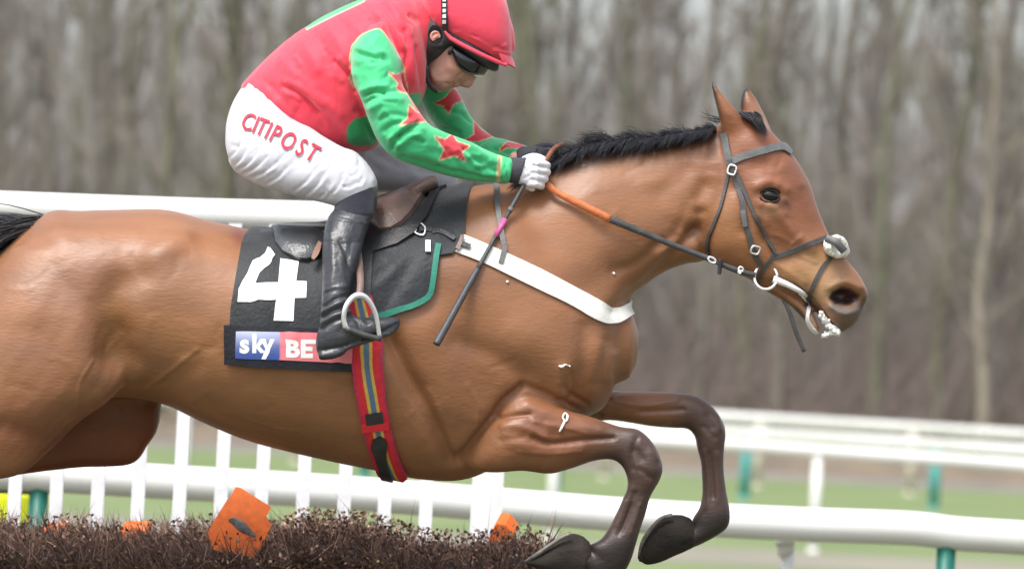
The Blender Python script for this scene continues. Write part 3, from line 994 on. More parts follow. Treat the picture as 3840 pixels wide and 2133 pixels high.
spot([(2985, 1165), (3010, 1190)], 18, (.04, .028, .024), .8)
spot([(3030, 1175), (3050, 1220)], 12, (.38, .26, .20), .8)
spot([(2878, 728), (2906, 736)], 19, (.03, .02, .016), .9)
spot([(2940, 752), (2962, 778)], 9, (.08, .04, .03), .7)
for tip in ([(2668, 300), (2676, 370), (2690, 440)], [(2803, 325), (2782, 360), (2776, 410)]):
    spot(tip, 16, (.020, .015, .015), 1)
spot([(2840, 400), (2870, 460)], 24, (.33, .19, .13), .6)
spot([(2700, 505), (2640, 520), (2540, 545), (2400, 565), (2250, 600), (2100, 640)], 22, (.05, .03, .025), .8)   # mane roots
spot([(893, 882), (900, 892)], 30, (.17, .055, .038), .9)     # darker clip patch behind the cloth
blend((poly_sd(Q, [(2300, 1600), (2460, 1625), (2500, 1615), (2520, 1580), (2440, 1600)]) < 0) * (dn > .02) * .5, (.2, .16, .12))
coat_mat = mat('bay_coat', vcol=True, rough=.44, spec=.46, var=.20, vscale=9, bump=.30, bscale=130, sheen=.06, stretch=(.35, 1, 1), bdist=.004)
_cb = coat_mat.node_tree.nodes['Principled BSDF']
_cb.inputs['Sheen Roughness'].default_value = .4
_cb.inputs['Sheen Tint'].default_value = (1, .86, .78, 1)
hp = to_world(P(1300, 1750, 0))[0]
horse = thing('horse', (hp[0], hp[1], hp[2]), 'bay racehorse with black mane and dark legs jumping over the brush fence', 'horse')
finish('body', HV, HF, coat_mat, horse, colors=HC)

# hooves
hoof_mat = mat('hoof_horn', (.016, .014, .013), .8, .2, .4, 22, .6, 70, col2=(.045, .036, .029), stretch=(.5, 1, 1), bdist=.006)
def hoof(st):
    V, F = loft(st, 22, 4, 2.5)
    return finish('hoof', V, F, hoof_mat, horse)
hoof([(2188, 2010, 2195, 2165, .045, DN), (2150, 1999, 2170, 2172, .055, DN), (2110, 2012, 2110, 2165, .06, DN), (2050, 2052, 2050, 2148, .058, DN), (2005, 2083, 2010, 2130, .045, DN), (1975, 2103, 1985, 2118, .025, DN)])
hoof([(2602, 2050, 2560, 1930, .046, DF), (2570, 2066, 2520, 1930, .055, DF), (2530, 2083, 2478, 1945, .058, DF), (2478, 2106, 2435, 1990, .056, DF), (2430, 2116, 2405, 2040, .045, DF), (2405, 2106, 2398, 2072, .025, DF)])
for dd, dx, dy in ((-.19, 0, 0), (.17, 40, -30)):
    hoof([(-865 + dx, 2385 + dy, -975 + dx, 2335 + dy, .045, dd), (-880 + dx, 2430 + dy, -1010 + dx, 2370 + dy, .055, dd), (-930 + dx, 2490 + dy, -1050 + dx, 2430 + dy, .05, dd), (-970 + dx, 2510 + dy, -1050 + dx, 2470 + dy, .03, dd)])
# feather at the back of the fetlocks
hair_mat = mat('black_hair', (.016, .016, .020), .42, .5, .3, 40)
def hairs(name, roots, fn, n, m=hair_mat, parent=horse, seg=5):
    mb = MB()
    for i in range(n):
        pts, w = fn(i)
        pts = np.asarray(pts, float)
        R = crom(pts, 3)
        T = np.gradient(R, axis=0)
        T /= np.linalg.norm(T, axis=1)[:, None] + 1e-9
        a = np.cross(T, rng.normal(0, 1, 3))
        a /= np.linalg.norm(a, axis=1)[:, None] + 1e-9
        b = np.cross(T, a)
        k = len(R)
        ww = w * np.linspace(1, .12, k)[:, None]
        V = np.concatenate([R + a * ww, R - a * .5 * ww + b * .86 * ww, R - a * .5 * ww - b * .86 * ww])
        F = []
        for j in range(k - 1):
            for s_ in range(3):
                A_, B_ = s_ * k, ((s_ + 1) % 3) * k
                F.append((A_ + j, B_ + j, B_ + j + 1, A_ + j + 1))
        mb.add(V, F)
    return finish(name, *mb.arrays(), m, parent)
def fet(i):
    if fet_near:
        x, y, d = 2235 + rng.normal(0, 14), 2028 + rng.normal(0, 6), DN + rng.normal(0, .02)
    else:
        x, y, d = 2612 + rng.normal(0, 8), 1915 + rng.normal(0, 12), DF + rng.normal(0, .02)
    p = P(x, y, d)
    return [p, p + [-.008, .004, 0], p + np.array([-.017, .002, 0]) + rng.normal(0, .004, 3)], .0012

shoe_m = mat('worn_steel', (.17, .16, .15), .55, .4, .4, 40, metal=.3)
def shoe(pts, d0, hw):
    n = len(pts)
    near = [P(x, y, d0 - hw * math.sin(math.pi * (.5 + .5 * (1 - i / (n - 1))) * .5 + 0) if i else d0 - hw) for i, (x, y) in enumerate(pts)]
    near = [P(x, y, d0 - hw * math.sqrt(max(0, 1 - (i / (n - 1)) ** 3))) for i, (x, y) in enumerate(pts)]
    fars = [P(x, y, d0 + hw * math.sqrt(max(0, 1 - (i / (n - 1)) ** 3))) for i, (x, y) in enumerate(pts)]
    V, F = tube(near + fars[::-1][1:], .0055, 8, 3)
    finish('horseshoe', V, F, shoe_m, horse)
shoe([(2140, 1999), (2095, 2021), (2045, 2055), (2005, 2083), (1974, 2105)], DN, .058)
shoe([(2522, 1930), (2478, 1944), (2438, 1985), (2408, 2035), (2398, 2090)], DF, .056)
# mane: short, standing and blown back
cl = np.array([(1985, 662), (2070, 626), (2200, 552), (2320, 527), (2450, 518), (2560, 500), (2690, 476)], float)
clc = crom(cl, 12)
def mane(i):
    u = rng.uniform(0, 1) ** .85
    k = u * (len(clc) - 1)
    c = np.array([np.interp(k, range(len(clc)), clc[:, 0]), np.interp(k, range(len(clc)), clc[:, 1])])
    side = rng.uniform(-1, 1)
    x, y = c[0], c[1] + 6 + 12 * abs(side)
    d = -.022 * side
    if rng.random() < .5:       # lies over the near side of the crest
        L = rng.uniform(40, 92) * (1.2 - .5 * u)
        q = [(x, y, d - .01), (x - .35 * L, y - .05 * L, d - .035 - .02 * rng.random()), (x - .75 * L + rng.normal(0, 6), y + .55 * L, d - .075 - .02 * rng.random())]
        if u < .25:
            q[2] = (x - .9 * L, y + .4 * L, d - .09)
    else:
        clump = math.sin(x * .045) * .5 + math.sin(x * .11 + 1) * .35
        L = rng.uniform(22, 90) * (1.15 - .7 * u) * (1 + .75 * clump)
        ang = math.radians(rng.normal(128 + 24 * clump, 17))
        q = [(x, y, d), (x + .55 * L * math.cos(ang), y - .55 * L * math.sin(ang), d * 1.2), (x + L * math.cos(ang + .45), y - L * .95 * math.sin(ang + .45), d * 1.6 + rng.normal(0, .012))]
    jj = math.sin(x * .08) * .3 + math.sin(x * .19 + 2) * .25
    if len(q) == 3 and d < 0 and q[2][1] > y: q[2] = (q[2][0], y + (q[2][1] - y) * (1 + jj), q[2][2])
    return [P(*p) for p in q], rng.uniform(.0007, .0019)
hairs('mane', None, mane, 5200)
def forelock(i):
    x, y = 2770 + rng.uniform(0, 70), 425 + rng.uniform(-6, 22)
    t = rng.uniform(.4, 1)
    e = np.array([2872, 512]) + rng.normal(0, 7, 2)
    d = rng.uniform(-.045, .02)
    s_ = np.array([x, y])
    e = s_ + (e - s_) * t
    m_ = (s_ + e) / 2 + [9, -9]
    return [P(*s_, d - .03), P(*m_, d - .055), P(*e, d - .066)], .0018
hairs('forelock', None, forelock, 190)
def poll_wisp(i):
    x, y = 2700 + rng.normal(0, 8), 450 + rng.normal(0, 10)
    return [P(x, y, -.03), P(x - 35, y - 5 + rng.normal(0, 6), -.03), P(x - 62 + rng.normal(0, 10), y - 20 + rng.normal(0, 16), -.03)], .0011
hairs('mane_wisp', None, poll_wisp, 14)
# tail streaming out behind
def tail(i):
    sx, sy = 165 + rng.normal(0, 6) - 40 * (i % 3) / 3, 812 + rng.uniform(-6, 30) + 22 * (i % 3) / 3
    L = rng.uniform(420, 760)
    a = rng.normal(0, 1)
    d = rng.normal(0, .025)
    pts = [(sx, sy, d), (sx - .3 * L, sy + 45 + 22 * a, d * 1.6), (sx - .65 * L, sy + 150 + 55 * a, d * 2.2), (sx - L, sy + 250 + 85 * a, d * 3)]
    return [P(*p) for p in pts], rng.uniform(.0010, .0024)
hairs('tail', None, tail, 3000)
V, F = loft([(190, 798, 165, 850, .03, 0), (110, 815, 60, 905, .045, 0), (0, 850, -60, 985, .055, 0), (-150, 905, -220, 1060, .055, 0), (-330, 985, -360, 1110, .03, 0)], 18, 5)
finish('tail_dock', V, F, hair_mat, horse)
# eye
eb = cast(HB, 2890, 732, -.0105)
eye_mat = mat('horse_eye', (.006, .005, .005), .08, .35, .2, 20, coat=.3)
th_ = np.linspace(0, 2 * np.pi, 20, endpoint=False)
V, F = [], []
for i, ph in enumerate(np.linspace(-np.pi / 2, np.pi / 2, 10)):
    for t in th_:
        V.append(eb + np.array([.028 * math.cos(ph) * math.cos(t), .021 * math.cos(ph) * math.sin(t) - .004 * math.cos(t) * math.cos(ph), .021 * math.sin(ph)]))
for i in range(9):
    for j in range(20):
        F.append((i * 20 + j, i * 20 + (j + 1) % 20, (i + 1) * 20 + (j + 1) % 20, (i + 1) * 20 + j))
eye = finish('eye', V, F, eye_mat, horse)
V, F = tube([eb + [.027 * math.cos(t), .018 * math.sin(t) + .003, .016 + .004 * math.sin(t)] for t in np.linspace(.1, 3.0, 9)], [.0015, .003, .0035, .004, .004, .004, .0035, .003, .0015], 8, 3)
finish('eyelid', V, F, mat('eyelid', (.025, .015, .012), .8, .15), horse)
V, F = tube([eb + [.028 * math.cos(t), .018 * math.sin(t) - .001, .015] for t in np.linspace(3.3, 6.1, 9)], [.0015, .003, .0035, .004, .004, .004, .0035, .003, .0015], 8, 3)
finish('eyelid', V, F, mat('lower_eyelid', (.04, .022, .017), .8, .15), horse)
# ------------------------------------------------------------------ tack
def tackthing(name, px, py, d, label, cat):
    q = to_world(P(px, py, d))[0]
    return thing(name, q, label, cat)

def text_poly(txt, size_px, font_shear=0.0, bold=0.0, space=1.0):
    """flat outline of a word in photo pixels (x right, y DOWN), origin at its left baseline"""
    cu = bpy.data.curves.new('t', 'FONT')
    cu.body = txt
    cu.size = 1.0
    cu.shear = font_shear
    cu.offset = bold
    cu.space_character = space
    cu.resolution_u = 4
    o = bpy.data.objects.new('t', cu)
    COL.objects.link(o)
    dg = bpy.context.evaluated_depsgraph_get()
    me = bpy.data.meshes.new_from_object(o.evaluated_get(dg))
    bm = bmesh.new()
    bm.from_mesh(me)
    bmesh.ops.triangulate(bm, faces=bm.faces[:])
    for _ in range(3):
        long_e = [e for e in bm.edges if e.calc_length() > .16]
        if long_e:
            bmesh.ops.subdivide_edges(bm, edges=long_e, cuts=1)
            bmesh.ops.triangulate(bm, faces=bm.faces[:])
    bm.verts.index_update()
    V = np.array([list(v.co) for v in bm.verts])
    F = [tuple(v.index for v in f.verts) for f in bm.faces]
    bm.free()
    bpy.data.objects.remove(o)
    bpy.data.meshes.remove(me)
    bpy.data.curves.remove(cu)
    return np.stack([V[:, 0] * size_px, -V[:, 1] * size_px], 1), F

def lay(bvh, q, F, off, side=1):
    V = np.array([cast(bvh, x, y, off, side) for x, y in q])
    return V, [tuple(f) for f in F]

# --- number cloth -------------------------------------------------
def folds(q):
    x, y = q[:, 0], q[:, 1]
    return .003 * np.sin(x * .021 + y * .006) + .0025 * np.sin(x * .05 - y * .028) * np.clip((y - 1080) / 150, 0, 1)
nc_poly = [(948, 852), (915, 890), (904, 920), (889, 1009), (876, 1090), (865, 1158), (862, 1226), (1000, 1236), (1200, 1240), (1400, 1240), (1430, 1000), (1420, 830), (1200, 846)]
ncl = tackthing('number_cloth', 1150, 1240, -.3, 'black number cloth with a white 4 and a blue and red sponsor strip', 'saddlecloth')

cloth_mat = mat('number_cloth', (.017, .020, .023), .62, .35, .3, 18, .3, 90, sheen=.25)
for sd2, stp in ((1, 24), (-1, 40)):
    finish('cloth', *drape(HB, nc_poly, .010, .006, stp, sd2, folds), cloth_mat, ncl)
n4 = [(2020, 465), (2040, 475), (2075, 520), (2055, 545), (2045, 575), (2030, 595), (1995, 618), (1960, 650), (1942, 690), (1930, 725), (2010, 719), (2100, 715), (2107, 630), (2115, 545), (2185, 550), (2255, 560),
      (2245, 630), (2235, 700), (2315, 705), (2310, 825), (2225, 825), (2215, 995), (2065, 990), (2085, 840), (1950, 840), (1930, 850), (1900, 858), (1797, 855), (1805, 760), (1830, 710), (1870, 650), (1890, 600), (1910, 560), (1945, 545), (1965, 540), (2000, 510)]
n4 = [(x / 2.0125, 711 + y / 2.0125) for x, y in n4]
white_vinyl = mat('white_vinyl', (.8, .8, .8), .5, .35, .05, 20)
V, F = drape(HB, n4, .0122, .0014, 14, 1, folds)
finish('number', V, F, white_vinyl, ncl)
V, F = drape(HB, n4, .0122, .0014, 40, -1, folds)
finish('number', V, F, white_vinyl, ncl)
band = [(842, 1218), (844, 1290), (846, 1362), (944, 1371), (1193, 1385), (1420, 1396), (1420, 1240), (1200, 1233), (1000, 1227)]
band_mat = mat('band_cloth', (.014, .015, .022), .6, .35, .3, 20, .2, 100)
for sd2, stp in ((1, 24), (-1, 40)):
    finish('strip', *drape(HB, band, .0165, .005, stp, sd2), band_mat, ncl)
# the printed sponsor panel
x0, y0, x1, y1 = 889, 1243, 1320, 1348
skew = lambda x: (x - 889) * .012
pan = [(889, 1243), (1100, 1246), (1320, 1250), (1318, 1359), (1100, 1349), (889, 1340)]
V, F = drape(HB, pan, .0180, .0013, 7, 1)
q = pix(V)
cc = np.empty((len(V), 3))
t = np.clip((q[:, 1] - 1243) / 100, 0, 1)
blue = np.array([.50, .53, .72]) * (1 - t[:, None]) ** 2 + np.array([.045, .085, .30]) * (1 - (1 - t[:, None]) ** 2)
red = np.array([.72, .20, .23])
a = np.clip((q[:, 0] - 1049) / 4 + .5, 0, 1)[:, None]
cc[:] = blue * (1 - a) + red * a
finish('sponsor_panel', V, F, mat('print', vcol=True, rough=.4, spec=.4, var=.03), ncl, colors=cc)
def letters(word, px, py, size, bold, shear=0, sx=1.0, space=1.0):
    q, F = text_poly(word, size, shear, bold, space)
    q = q * [sx, 1] + [px, py]
    q[:, 1] += (q[:, 0] - px) * .02
    return lay(HB, q, F, .0187)
for w_, px, py, sz, bd, sx, sp in (('s', 905, 1318, 92, .035, 1.0, 1), ('k', 948, 1318, 92, .035, .95, 1), ('y', 986, 1318, 92, .035, .98, 1), ('BET', 1070, 1334, 86, .045, 1.08, 1.06)):
    V, F = letters(w_, px, py, sz, bd, 0, sx, sp)
    finish('lettering', V, F, white_vinyl, ncl, smooth=False)

# --- saddle pad with green binding --------------------------------
padp = [(1370, 815), (1480, 770), (1560, 735), (1640, 705), (1695, 678), (1777, 690), (1762, 722), (1752, 775), (1742, 875), (1720, 920), (1697, 955), (1650, 962), (1638, 1009), (1623, 1089), (1612, 1115), (1598, 1133), (1553, 1158), (1454, 1183), (1390, 1200), (1350, 1100)]
def pfold(q):
    x, y = q[:, 0], q[:, 1]
    w = np.clip((y - 900) / 100, 0, 1)
    return w * (.006 * np.exp(-(seg_dist(q, [(1400, 960), (1480, 1010), (1530, 1100)]) / 16) ** 2) - .006 * np.exp(-(seg_dist(q, [(1420, 1040), (1560, 940), (1640, 900)]) / 12) ** 2)
                + .006 * np.exp(-(seg_dist(q, [(1420, 1080), (1500, 980), (1600, 925)]) / 18) ** 2) - .005 * np.exp(-(seg_dist(q, [(1450, 1150), (1500, 1060), (1560, 960)]) / 14) ** 2)) + .002 * np.sin(x * .04 + y * .02)
spad = tackthing('saddle_pad', 1500, 1190, -.3, 'black saddle pad bound in green in front of the rider boot', 'saddle pad')
pad_m = mat('pad_cloth', (.017, .020, .024), .6, .4, .4, 14, .3, 80, sheen=.2)
finish('pad', *drape(HB, padp, .013, .009, 18, 1, pfold), pad_m, spad)
finish('pad', *drape(HB, padp, .013, .009, 40, -1), pad_m, spad)
gb = [(1646, 925), (1638, 965), (1631, 1009), (1616, 1085), (1603, 1112), (1588, 1127), (1548, 1149), (1500, 1162), (1450, 1176), (1385, 1194)]
gbm = mat('green_binding', (.03, .20, .145), .6, .3, .15, 30, .2, 200)
for sd2 in (1, -1):
    finish('binding', *strap(HB, gb, 21, .018, .006, sd2), gbm, spad)
V, F = strap(HB, [(1607, 918), (1607, 958)], 20, .024, .004)
finish('tab', V, F, white_vinyl, spad)

# --- girth ---------------------------------------------------------
gir = tackthing('girth', 1450, 1780, -.2, 'red girth with yellow and blue stripes round the belly', 'girth')
gp = [(1340, 1112, 96), (1352, 1160, 104), (1366, 1240, 108), (1372, 1360, 110), (1385, 1450, 112), (1410, 1580, 102), (1440, 1690, 96), (1475, 1768, 86), (1500, 1800, 80)]
def striped(side, nw):
    V, F = strap(HB, gp, 0, .017, .014, side, 8, nw)
    n = len(V) // 4
    u = (np.arange(n) % nw) / (nw - 1)
    u = np.concatenate([u, u, u, u])
    pal = []
    for x in u:
        x = abs(x - .5) * 2
        pal.append((.10, .17, .26) if x < .16 else (.62, .40, .08) if x < .36 else (.62, .028, .042) if x < .84 else (.46, .03, .08))
    return V, F, np.array(pal)
V1, F1, c1 = striped(1, 41)
V2, F2, c2 = striped(-1, 13)
mb = MB().add(V1, F1).add(V2, F2)
finish('webbing', *mb.arrays(), mat('webbing', vcol=True, rough=.6, spec=.3, var=.1, vscale=60, bump=.3, bscale=300), gir, colors=np.concatenate([c1, c2]))
red_web = mat('red_webbing', (.62, .03, .045), .55, .3, .1, 40, .2, 200)
finish('keeper', *strap(HB, [(1358, 1592), (1454, 1583)], 26, .023, .012), red_web, gir)
finish('buckle', *strap(HB, [(1372, 1560), (1402, 1556), (1432, 1552)], 36, .024, .012), black_leather, gir)
finish('strap_end', *strap(HB, [(1412, 1625, 30), (1422, 1650, 60), (1430, 1690, 44), (1440, 1730, 34), (1462, 1790, 36)], 40, .023, .012), black_leather, gir)

# --- breastgirth ---------------------------------------------------
bg_up = [(1540, 846), (1578, 838), (1727, 880), (1876, 940), (2025, 1009), (2174, 1089), (2274, 1143), (2313, 1155), (2345, 1140), (2372, 1118)]
bg_lo = [(1528, 884), (1570, 896), (1727, 955), (1826, 994), (2025, 1089), (2125, 1138), (2249, 1206), (2299, 1213), (2335, 1203), (2372, 1180)]
br = tackthing('breastgirth', 2000, 1050, -.2, 'white breast girth strap running round the horse chest', 'breast girth')
def band2(side, nw=5):
    U, L = crom(bg_up, 5), crom(bg_lo, 5)
    Vo, Vi = [], []
    for u, l in zip(U, L):
        for j in range(nw):
            q = u + (l - u) * j / (nw - 1)
            e = .0075
            Vo.append(cast(HB, q[0], q[1], e, side))
            Vi.append(cast(HB, q[0], q[1], .003, side))
    n = len(U)
    F, loop = [], []
    for i in range(n - 1):
        for j in range(nw - 1):
            F.append((i * nw + j, i * nw + j + 1, (i + 1) * nw + j + 1, (i + 1) * nw + j))
        loop += [(i * nw, (i + 1) * nw), ((i + 1) * nw + nw - 1, i * nw + nw - 1)]
    for j in range(nw - 1):
        loop += [(j + 1, j), ((n - 1) * nw + j, (n - 1) * nw + j + 1)]
    return shell(np.array(Vo), np.array(Vi), F, loop)
cream = mat('white_webbing', (.74, .73, .68), .6, .3, .06, 25, .25, 260)
mb = MB().add(*band2(1)).add(*band2(-1))
finish('strap', *mb.arrays(), cream, br)
finish('billet', *strap(HB, [(1575, 872), (1600, 870), (1622, 876)], 16, .017, .005), black_leather, br)
finish('billet', *strap(HB, [(1622, 882), (1650, 880), (1680, 892), (1705, 908)], 15, .018, .005), black_leather, br)
finish('billet', *strap(HB, [(1728, 922), (1762, 934)], 17, .016, .004), black_leather, br)
finish('loop', *strap(HB, [(1734, 895), (1722, 925), (1712, 945)], 14, .019, .005), brown_leather, br)
V, F = tube([cast(HB, x, y, .018) for x, y in ((1572, 852), (1566, 872), (1560, 888), (1590, 896), (1596, 866), (1572, 852))], .0028, 8, 3)
finish('buckle', V, F, steel, br)
finish('neck_strap', *strap(HB, [(1860, 700), (1862, 760), (1872, 830), (1884, 900), (1890, 938), (1884, 962), (1876, 990)], 18, .012, .004), grey_leather, br)

# --- saddle --------------------------------------------------------
sad = tackthing('saddle', 1300, 860, 0, 'brown and black racing saddle under the rider', 'saddle')
seat = [(1022, 842, 1026, 872, .06, 0), (1050, 836, 1050, 880, .115, 0), (1120, 832, 1120, 886, .15, 0), (1215, 828, 1215, 890, .14, 0), (1340, 790, 1345, 865, .11, 0), (1480, 722, 1490, 800, .10, 0), (1575, 668, 1590, 740, .085, 0), (1625, 655, 1640, 700, .05, 0)]
V, F, _ = fuse([loft(seat, 26, 5, 2.6)], .007, 4)
finish('seat', V, F, brown_leather, sad)
for dd in (-1, 1):
    V, F = tube([P(1030, 846, dd * .085), P(1080, 842, dd * .125), P(1150, 843, dd * .15), P(1230, 845, dd * .15)], [.004, .006, .006, .005], 8, 4)
    finish('welt', V, F, mat('pale_welt', (.42, .41, .42), .4, .4), sad)
    V, F = tube([P(1035, 868, dd * .095), P(1090, 868, dd * .14), P(1150, 868, dd * .165), P(1220, 872, dd * .16)], [.003, .0045, .0045, .004], 8, 4)
    finish('welt', V, F, steel if dd < 0 else grey_leather, sad)
flap = [(1415, 712), (1440, 694), (1471, 678), (1510, 668), (1545, 662), (1600, 655), (1626, 654), (1634, 668), (1629, 690), (1601, 749), (1572, 790), (1545, 826), (1510, 860), (1471, 882), (1430, 886), (1390, 855), (1396, 793)]
def fw(q):
    s = poly_sd(q, flap)
    return .022 * np.clip(-s / 40, 0, 1) ** .6
for side in (1, -1):
    V, F = drape(HB, flap, .030, .02, 16 if side > 0 else 40, side, fw if side > 0 else None)
    finish('knee_flap', V, F, brown_leather, sad)
fl2 = [(1190, 850), (1420, 780), (1480, 880), (1570, 860), (1640, 700), (1655, 672), (1668, 676), (1650, 740), (1605, 830), (1555, 890), (1490, 930), (1400, 960), (1385, 1120), (1250, 1130), (1225, 1000)]
for side in (1, -1):
    V, F = drape(HB, fl2, .022, .008, 22 if side > 0 else 40, side)
    finish('flap', V, F, black_leather, sad)
pan = [(1022, 880), (1040, 868), (1215, 868), (1216, 925), (1200, 975), (1150, 990), (1110, 985), (1060, 962), (1032, 930)]
def pw(q):
    return .016 * np.clip(-poly_sd(q, pan) / 34, 0, 1) ** .6
panel_m = mat('panel_leather', (.05, .055, .06), .32, .55, .25, 20, .2, 160)
for side in (1, -1):
    V, F = drape(HB, pan, .022, .014, 15 if side > 0 else 40, side, pw if side > 0 else None)
    finish('panel', V, F, panel_m, sad)
V, F = strap(HB, [(1205, 955, 14), (1190, 985, 22), (1174, 1010, 12)], 18, .045, .006)
finish('strap_end', V, F, mat('tan_leather', (.22, .12, .085), .5, .4), sad)

# --- stirrup -------------------------------------------------------
def stirrup(side, label):
    s = -1 if side > 0 else 1
    root = thing('stirrup', to_world(P(1360, 1270, s * .4))[0], label, 'stirrup')
    arch = [(1297, 1230, .482), (1289, 1195, .485), (1296, 1152, .486), (1318, 1120, .48), (1345, 1107, .475), (1372, 1116, .47), (1394, 1145, .464), (1411, 1187, .458), (1424, 1268, .452)]
    V, F = tube([P(x, y, s * d) for x, y, d in arch], [.0075, .007, .007, .008, .009, .008, .007, .0065, .006], 10, 4, flat=.8)
    finish('arch', V, F, steel, root)
    V, F = ribbon([P(1295, 1229, s * .482), P(1360, 1254, s * .468), P(1428, 1271, s * .452)], .014, .02, 3)
    finish('tread', V, F, mat('tread', (.09, .09, .085), .5, .5, .2, 60, metal=.4), root)
    V, F = ribbon([P(1346, 1112, s * .455), P(1352, 1060, s * .42), P(1345, 960, s * .33), P(1330, 880, s * .26)], .018, .004, 4)
    finish('leather', V, F, brown_leather, root)
stirrup(1, 'steel stirrup iron under the rider boot on the near side')
stirrup(-1, 'steel stirrup iron on the far side of the horse')

# --- bridle --------------------------------------------------------
bri = tackthing('bridle', 2850, 900, -.1, 'black leather bridle with a white sheepskin cross noseband', 'bridle')
def both(name, pts, w, off=.005, th=.004, m=grey_leather, far=True):
    for sd2 in ((1, -1) if far else (1,)):
        finish(name, *strap(HB, pts, w, off, th, sd2), m, bri)
dk_leather = mat('dark_leather', (.06, .058, .06), .42, .5, .25, 30, .2, 220)
both('browband', [(2728, 616), (2784, 588), (2861, 565), (2930, 552), (2968, 572)], 27, .007, .005)
both('headpiece', [(2716, 500), (2722, 530), (2728, 565), (2738, 612)], 24, .006, .005)
both('cheekpiece', [(2738, 600), (2752, 650), (2779, 741), (2793, 825), (2823, 935), (2852, 992)], 20, .008, .005, dk_leather)
both('keeper', [(2782, 790), (2792, 850)], 20, .012, .005, grey_leather, False)
both('crossover_strap', [(2752, 634), (2790, 710), (2830, 806), (2868, 880), (2905, 948)], 15, .010, .005, dk_leather)
both('noseband', [(2896, 966), (2940, 952), (3000, 928), (3070, 903), (3105, 888)], 18, .006, .005, dk_leather)
both('noseband', [(3118, 962), (3085, 1000), (3058, 1050), (3036, 1104), (3020, 1150)], 14, .006, .005, dk_leather)
both('noseband', [(2900, 955), (2880, 985), (2862, 1010), (2840, 1060)], 13, .007, .005, dk_leather)
both('throatlash', [(2738, 626), (2722, 700), (2704, 775), (2675, 850), (2656, 905), (2656, 965), (2662, 995)], 11, .006, .004, dk_leather)
# buckles
def buckle(x, y, w, h, ang, off=.014):
    c_ = []
    for a in np.linspace(0, 2 * np.pi, 9):
        u, v = w * math.copysign(abs(math.cos(a)) ** .5, math.cos(a)), h * math.copysign(abs(math.sin(a)) ** .5, math.sin(a))
        c_.append(cast(HB, x + u * math.cos(ang) - v * math.sin(ang), y + u * math.sin(ang) + v * math.cos(ang), off))
    V, F = tube(c_, .0028, 8, 3)
    finish('buckle', V, F, steel, bri)
buckle(2749, 640, 13, 17, .3)
buckle(2828, 934, 15, 13, .35)
# sheepskin roundel over the nose
wool = mat('sheepskin', (.78, .76, .68), .95, .15, .12, 60, .8, 150)
wl = [loft([(3100, 893, 3108, 958, .04, -.045), (3125, 882, 3128, 968, .055, -.04), (3155, 886, 3150, 970, .06, -.02), (3176, 905, 3172, 968, .05, 0), (3184, 930, 3180, 955, .02, 0)], 20, 4)]
def blob(c_, r_):
    V, F = [], []
    for i, ph in enumerate(np.linspace(-np.pi / 2, np.pi / 2, 5)):
        for t in np.linspace(0, 2 * np.pi, 7, endpoint=False):
            V.append(c_ + r_ * np.array([math.cos(ph) * math.cos(t), math.cos(ph) * math.sin(t), math.sin(ph)]))
    for i in range(4):
        for j in range(7):
            F.append((i * 7 + j, i * 7 + (j + 1) % 7, (i + 1) * 7 + (j + 1) % 7, (i + 1) * 7 + j))
    return V, F
for i in range(80):
    a = i * 2.399
    rr = .55 + .45 * math.sqrt((i % 40) / 40)
    wl.append(blob(P(3138 + 29 * rr * math.cos(a), 925 + 34 * rr * math.sin(a), -.095 + .05 * rr * rr * (1 if i < 60 else 0) + .02 * math.cos(a)), rng.uniform(.007, .012)))
wV, wF, _ = fuse(wl, .0026, 2)
finish('sheepskin', wV, wF, wool, bri)
finish('cross_leather', *ribbon([P(3098, 893, -.112), P(3130, 905, -.125), P(3148, 922, -.122), P(3165, 942, -.11)], .021, .006), grey_leather, bri)
# bit
bit = tackthing('bit', 2872, 1039, -.1, 'steel ring bit with a white mouthpiece in the horse mouth', 'bit')
for s_ in (-1, 1):
    cz = -.085 if s_ < 0 else .085
    V, F = tube([P(2872 + 43 * math.cos(a), 1039 + 46 * math.sin(a), cz + s_ * .012 * math.sin(a)) for a in np.linspace(0, 2 * np.pi, 25)], .0042, 8, 1)
    finish('ring', V, F, steel, bit)
white_rubber = mat('white_rubber', (.78, .78, .77), .4, .4, .05, 40)
V, F = tube([P(2900, 1046, -.086), P(2950, 1066, -.082), P(2992, 1088, -.07), P(3025, 1108, -.03), P(3030, 1110, .03), P(2992, 1088, .07), P(2950, 1066, .082), P(2900, 1046, .086)], [.010, .0085, .007, .006, .006, .007, .0085, .010], 10, 4)
finish('mouthpiece', V, F, white_rubber, bit)
# white tongue tie along the jaw and froth at the lips
tie = MB()
tie.add(*strap(HB, [(2990, 1088), (3014, 1112), (3030, 1140), (3028, 1185), (3040, 1218), (3062, 1245)], 11, .006, .005))
tag(finish('tongue_tie', *tie.arrays(), white_rubber), 'white tongue tie strap round the horse lower jaw', 'tongue tie')
foam = mat('froth', (.82, .82, .78), .5, .4, .1, 60, .5, 200)
fb = MB()
g = np.random.default_rng(4)
froth = []
for i in range(40):
    t = g.uniform(0, 1)
    q = np.array([(3078, 1180), (3105, 1212), (3132, 1234)])
    c2 = crom(q, 6)[int(t * 12)]
    froth.append(blob(P(c2[0] + g.normal(0, 4), c2[1] + g.normal(0, 6), -.060 + .03 * t + g.normal(0, .003)), g.uniform(.004, .0075)))
for i in range(34):
    t = g.uniform(0, 1)
    froth.append(blob(P(3086 + 66 * t + g.normal(0, 4), 1258 - 18 * t + g.normal(0, 5), -.03 + g.normal(0, .01)), g.uniform(.003, .007)))
fV, fF, _ = fuse(froth, .0022, 2)
tag(finish('froth', fV, fF, foam, horse))
for (x, y, w_, h_) in ((1902, 1057, 5, 4), (2300, 1026, 9, 6)):
    V, F = blob(cast(HB, x, y, .002), .0045)
    finish('froth', V, F, foam, horse)
ff = MB()
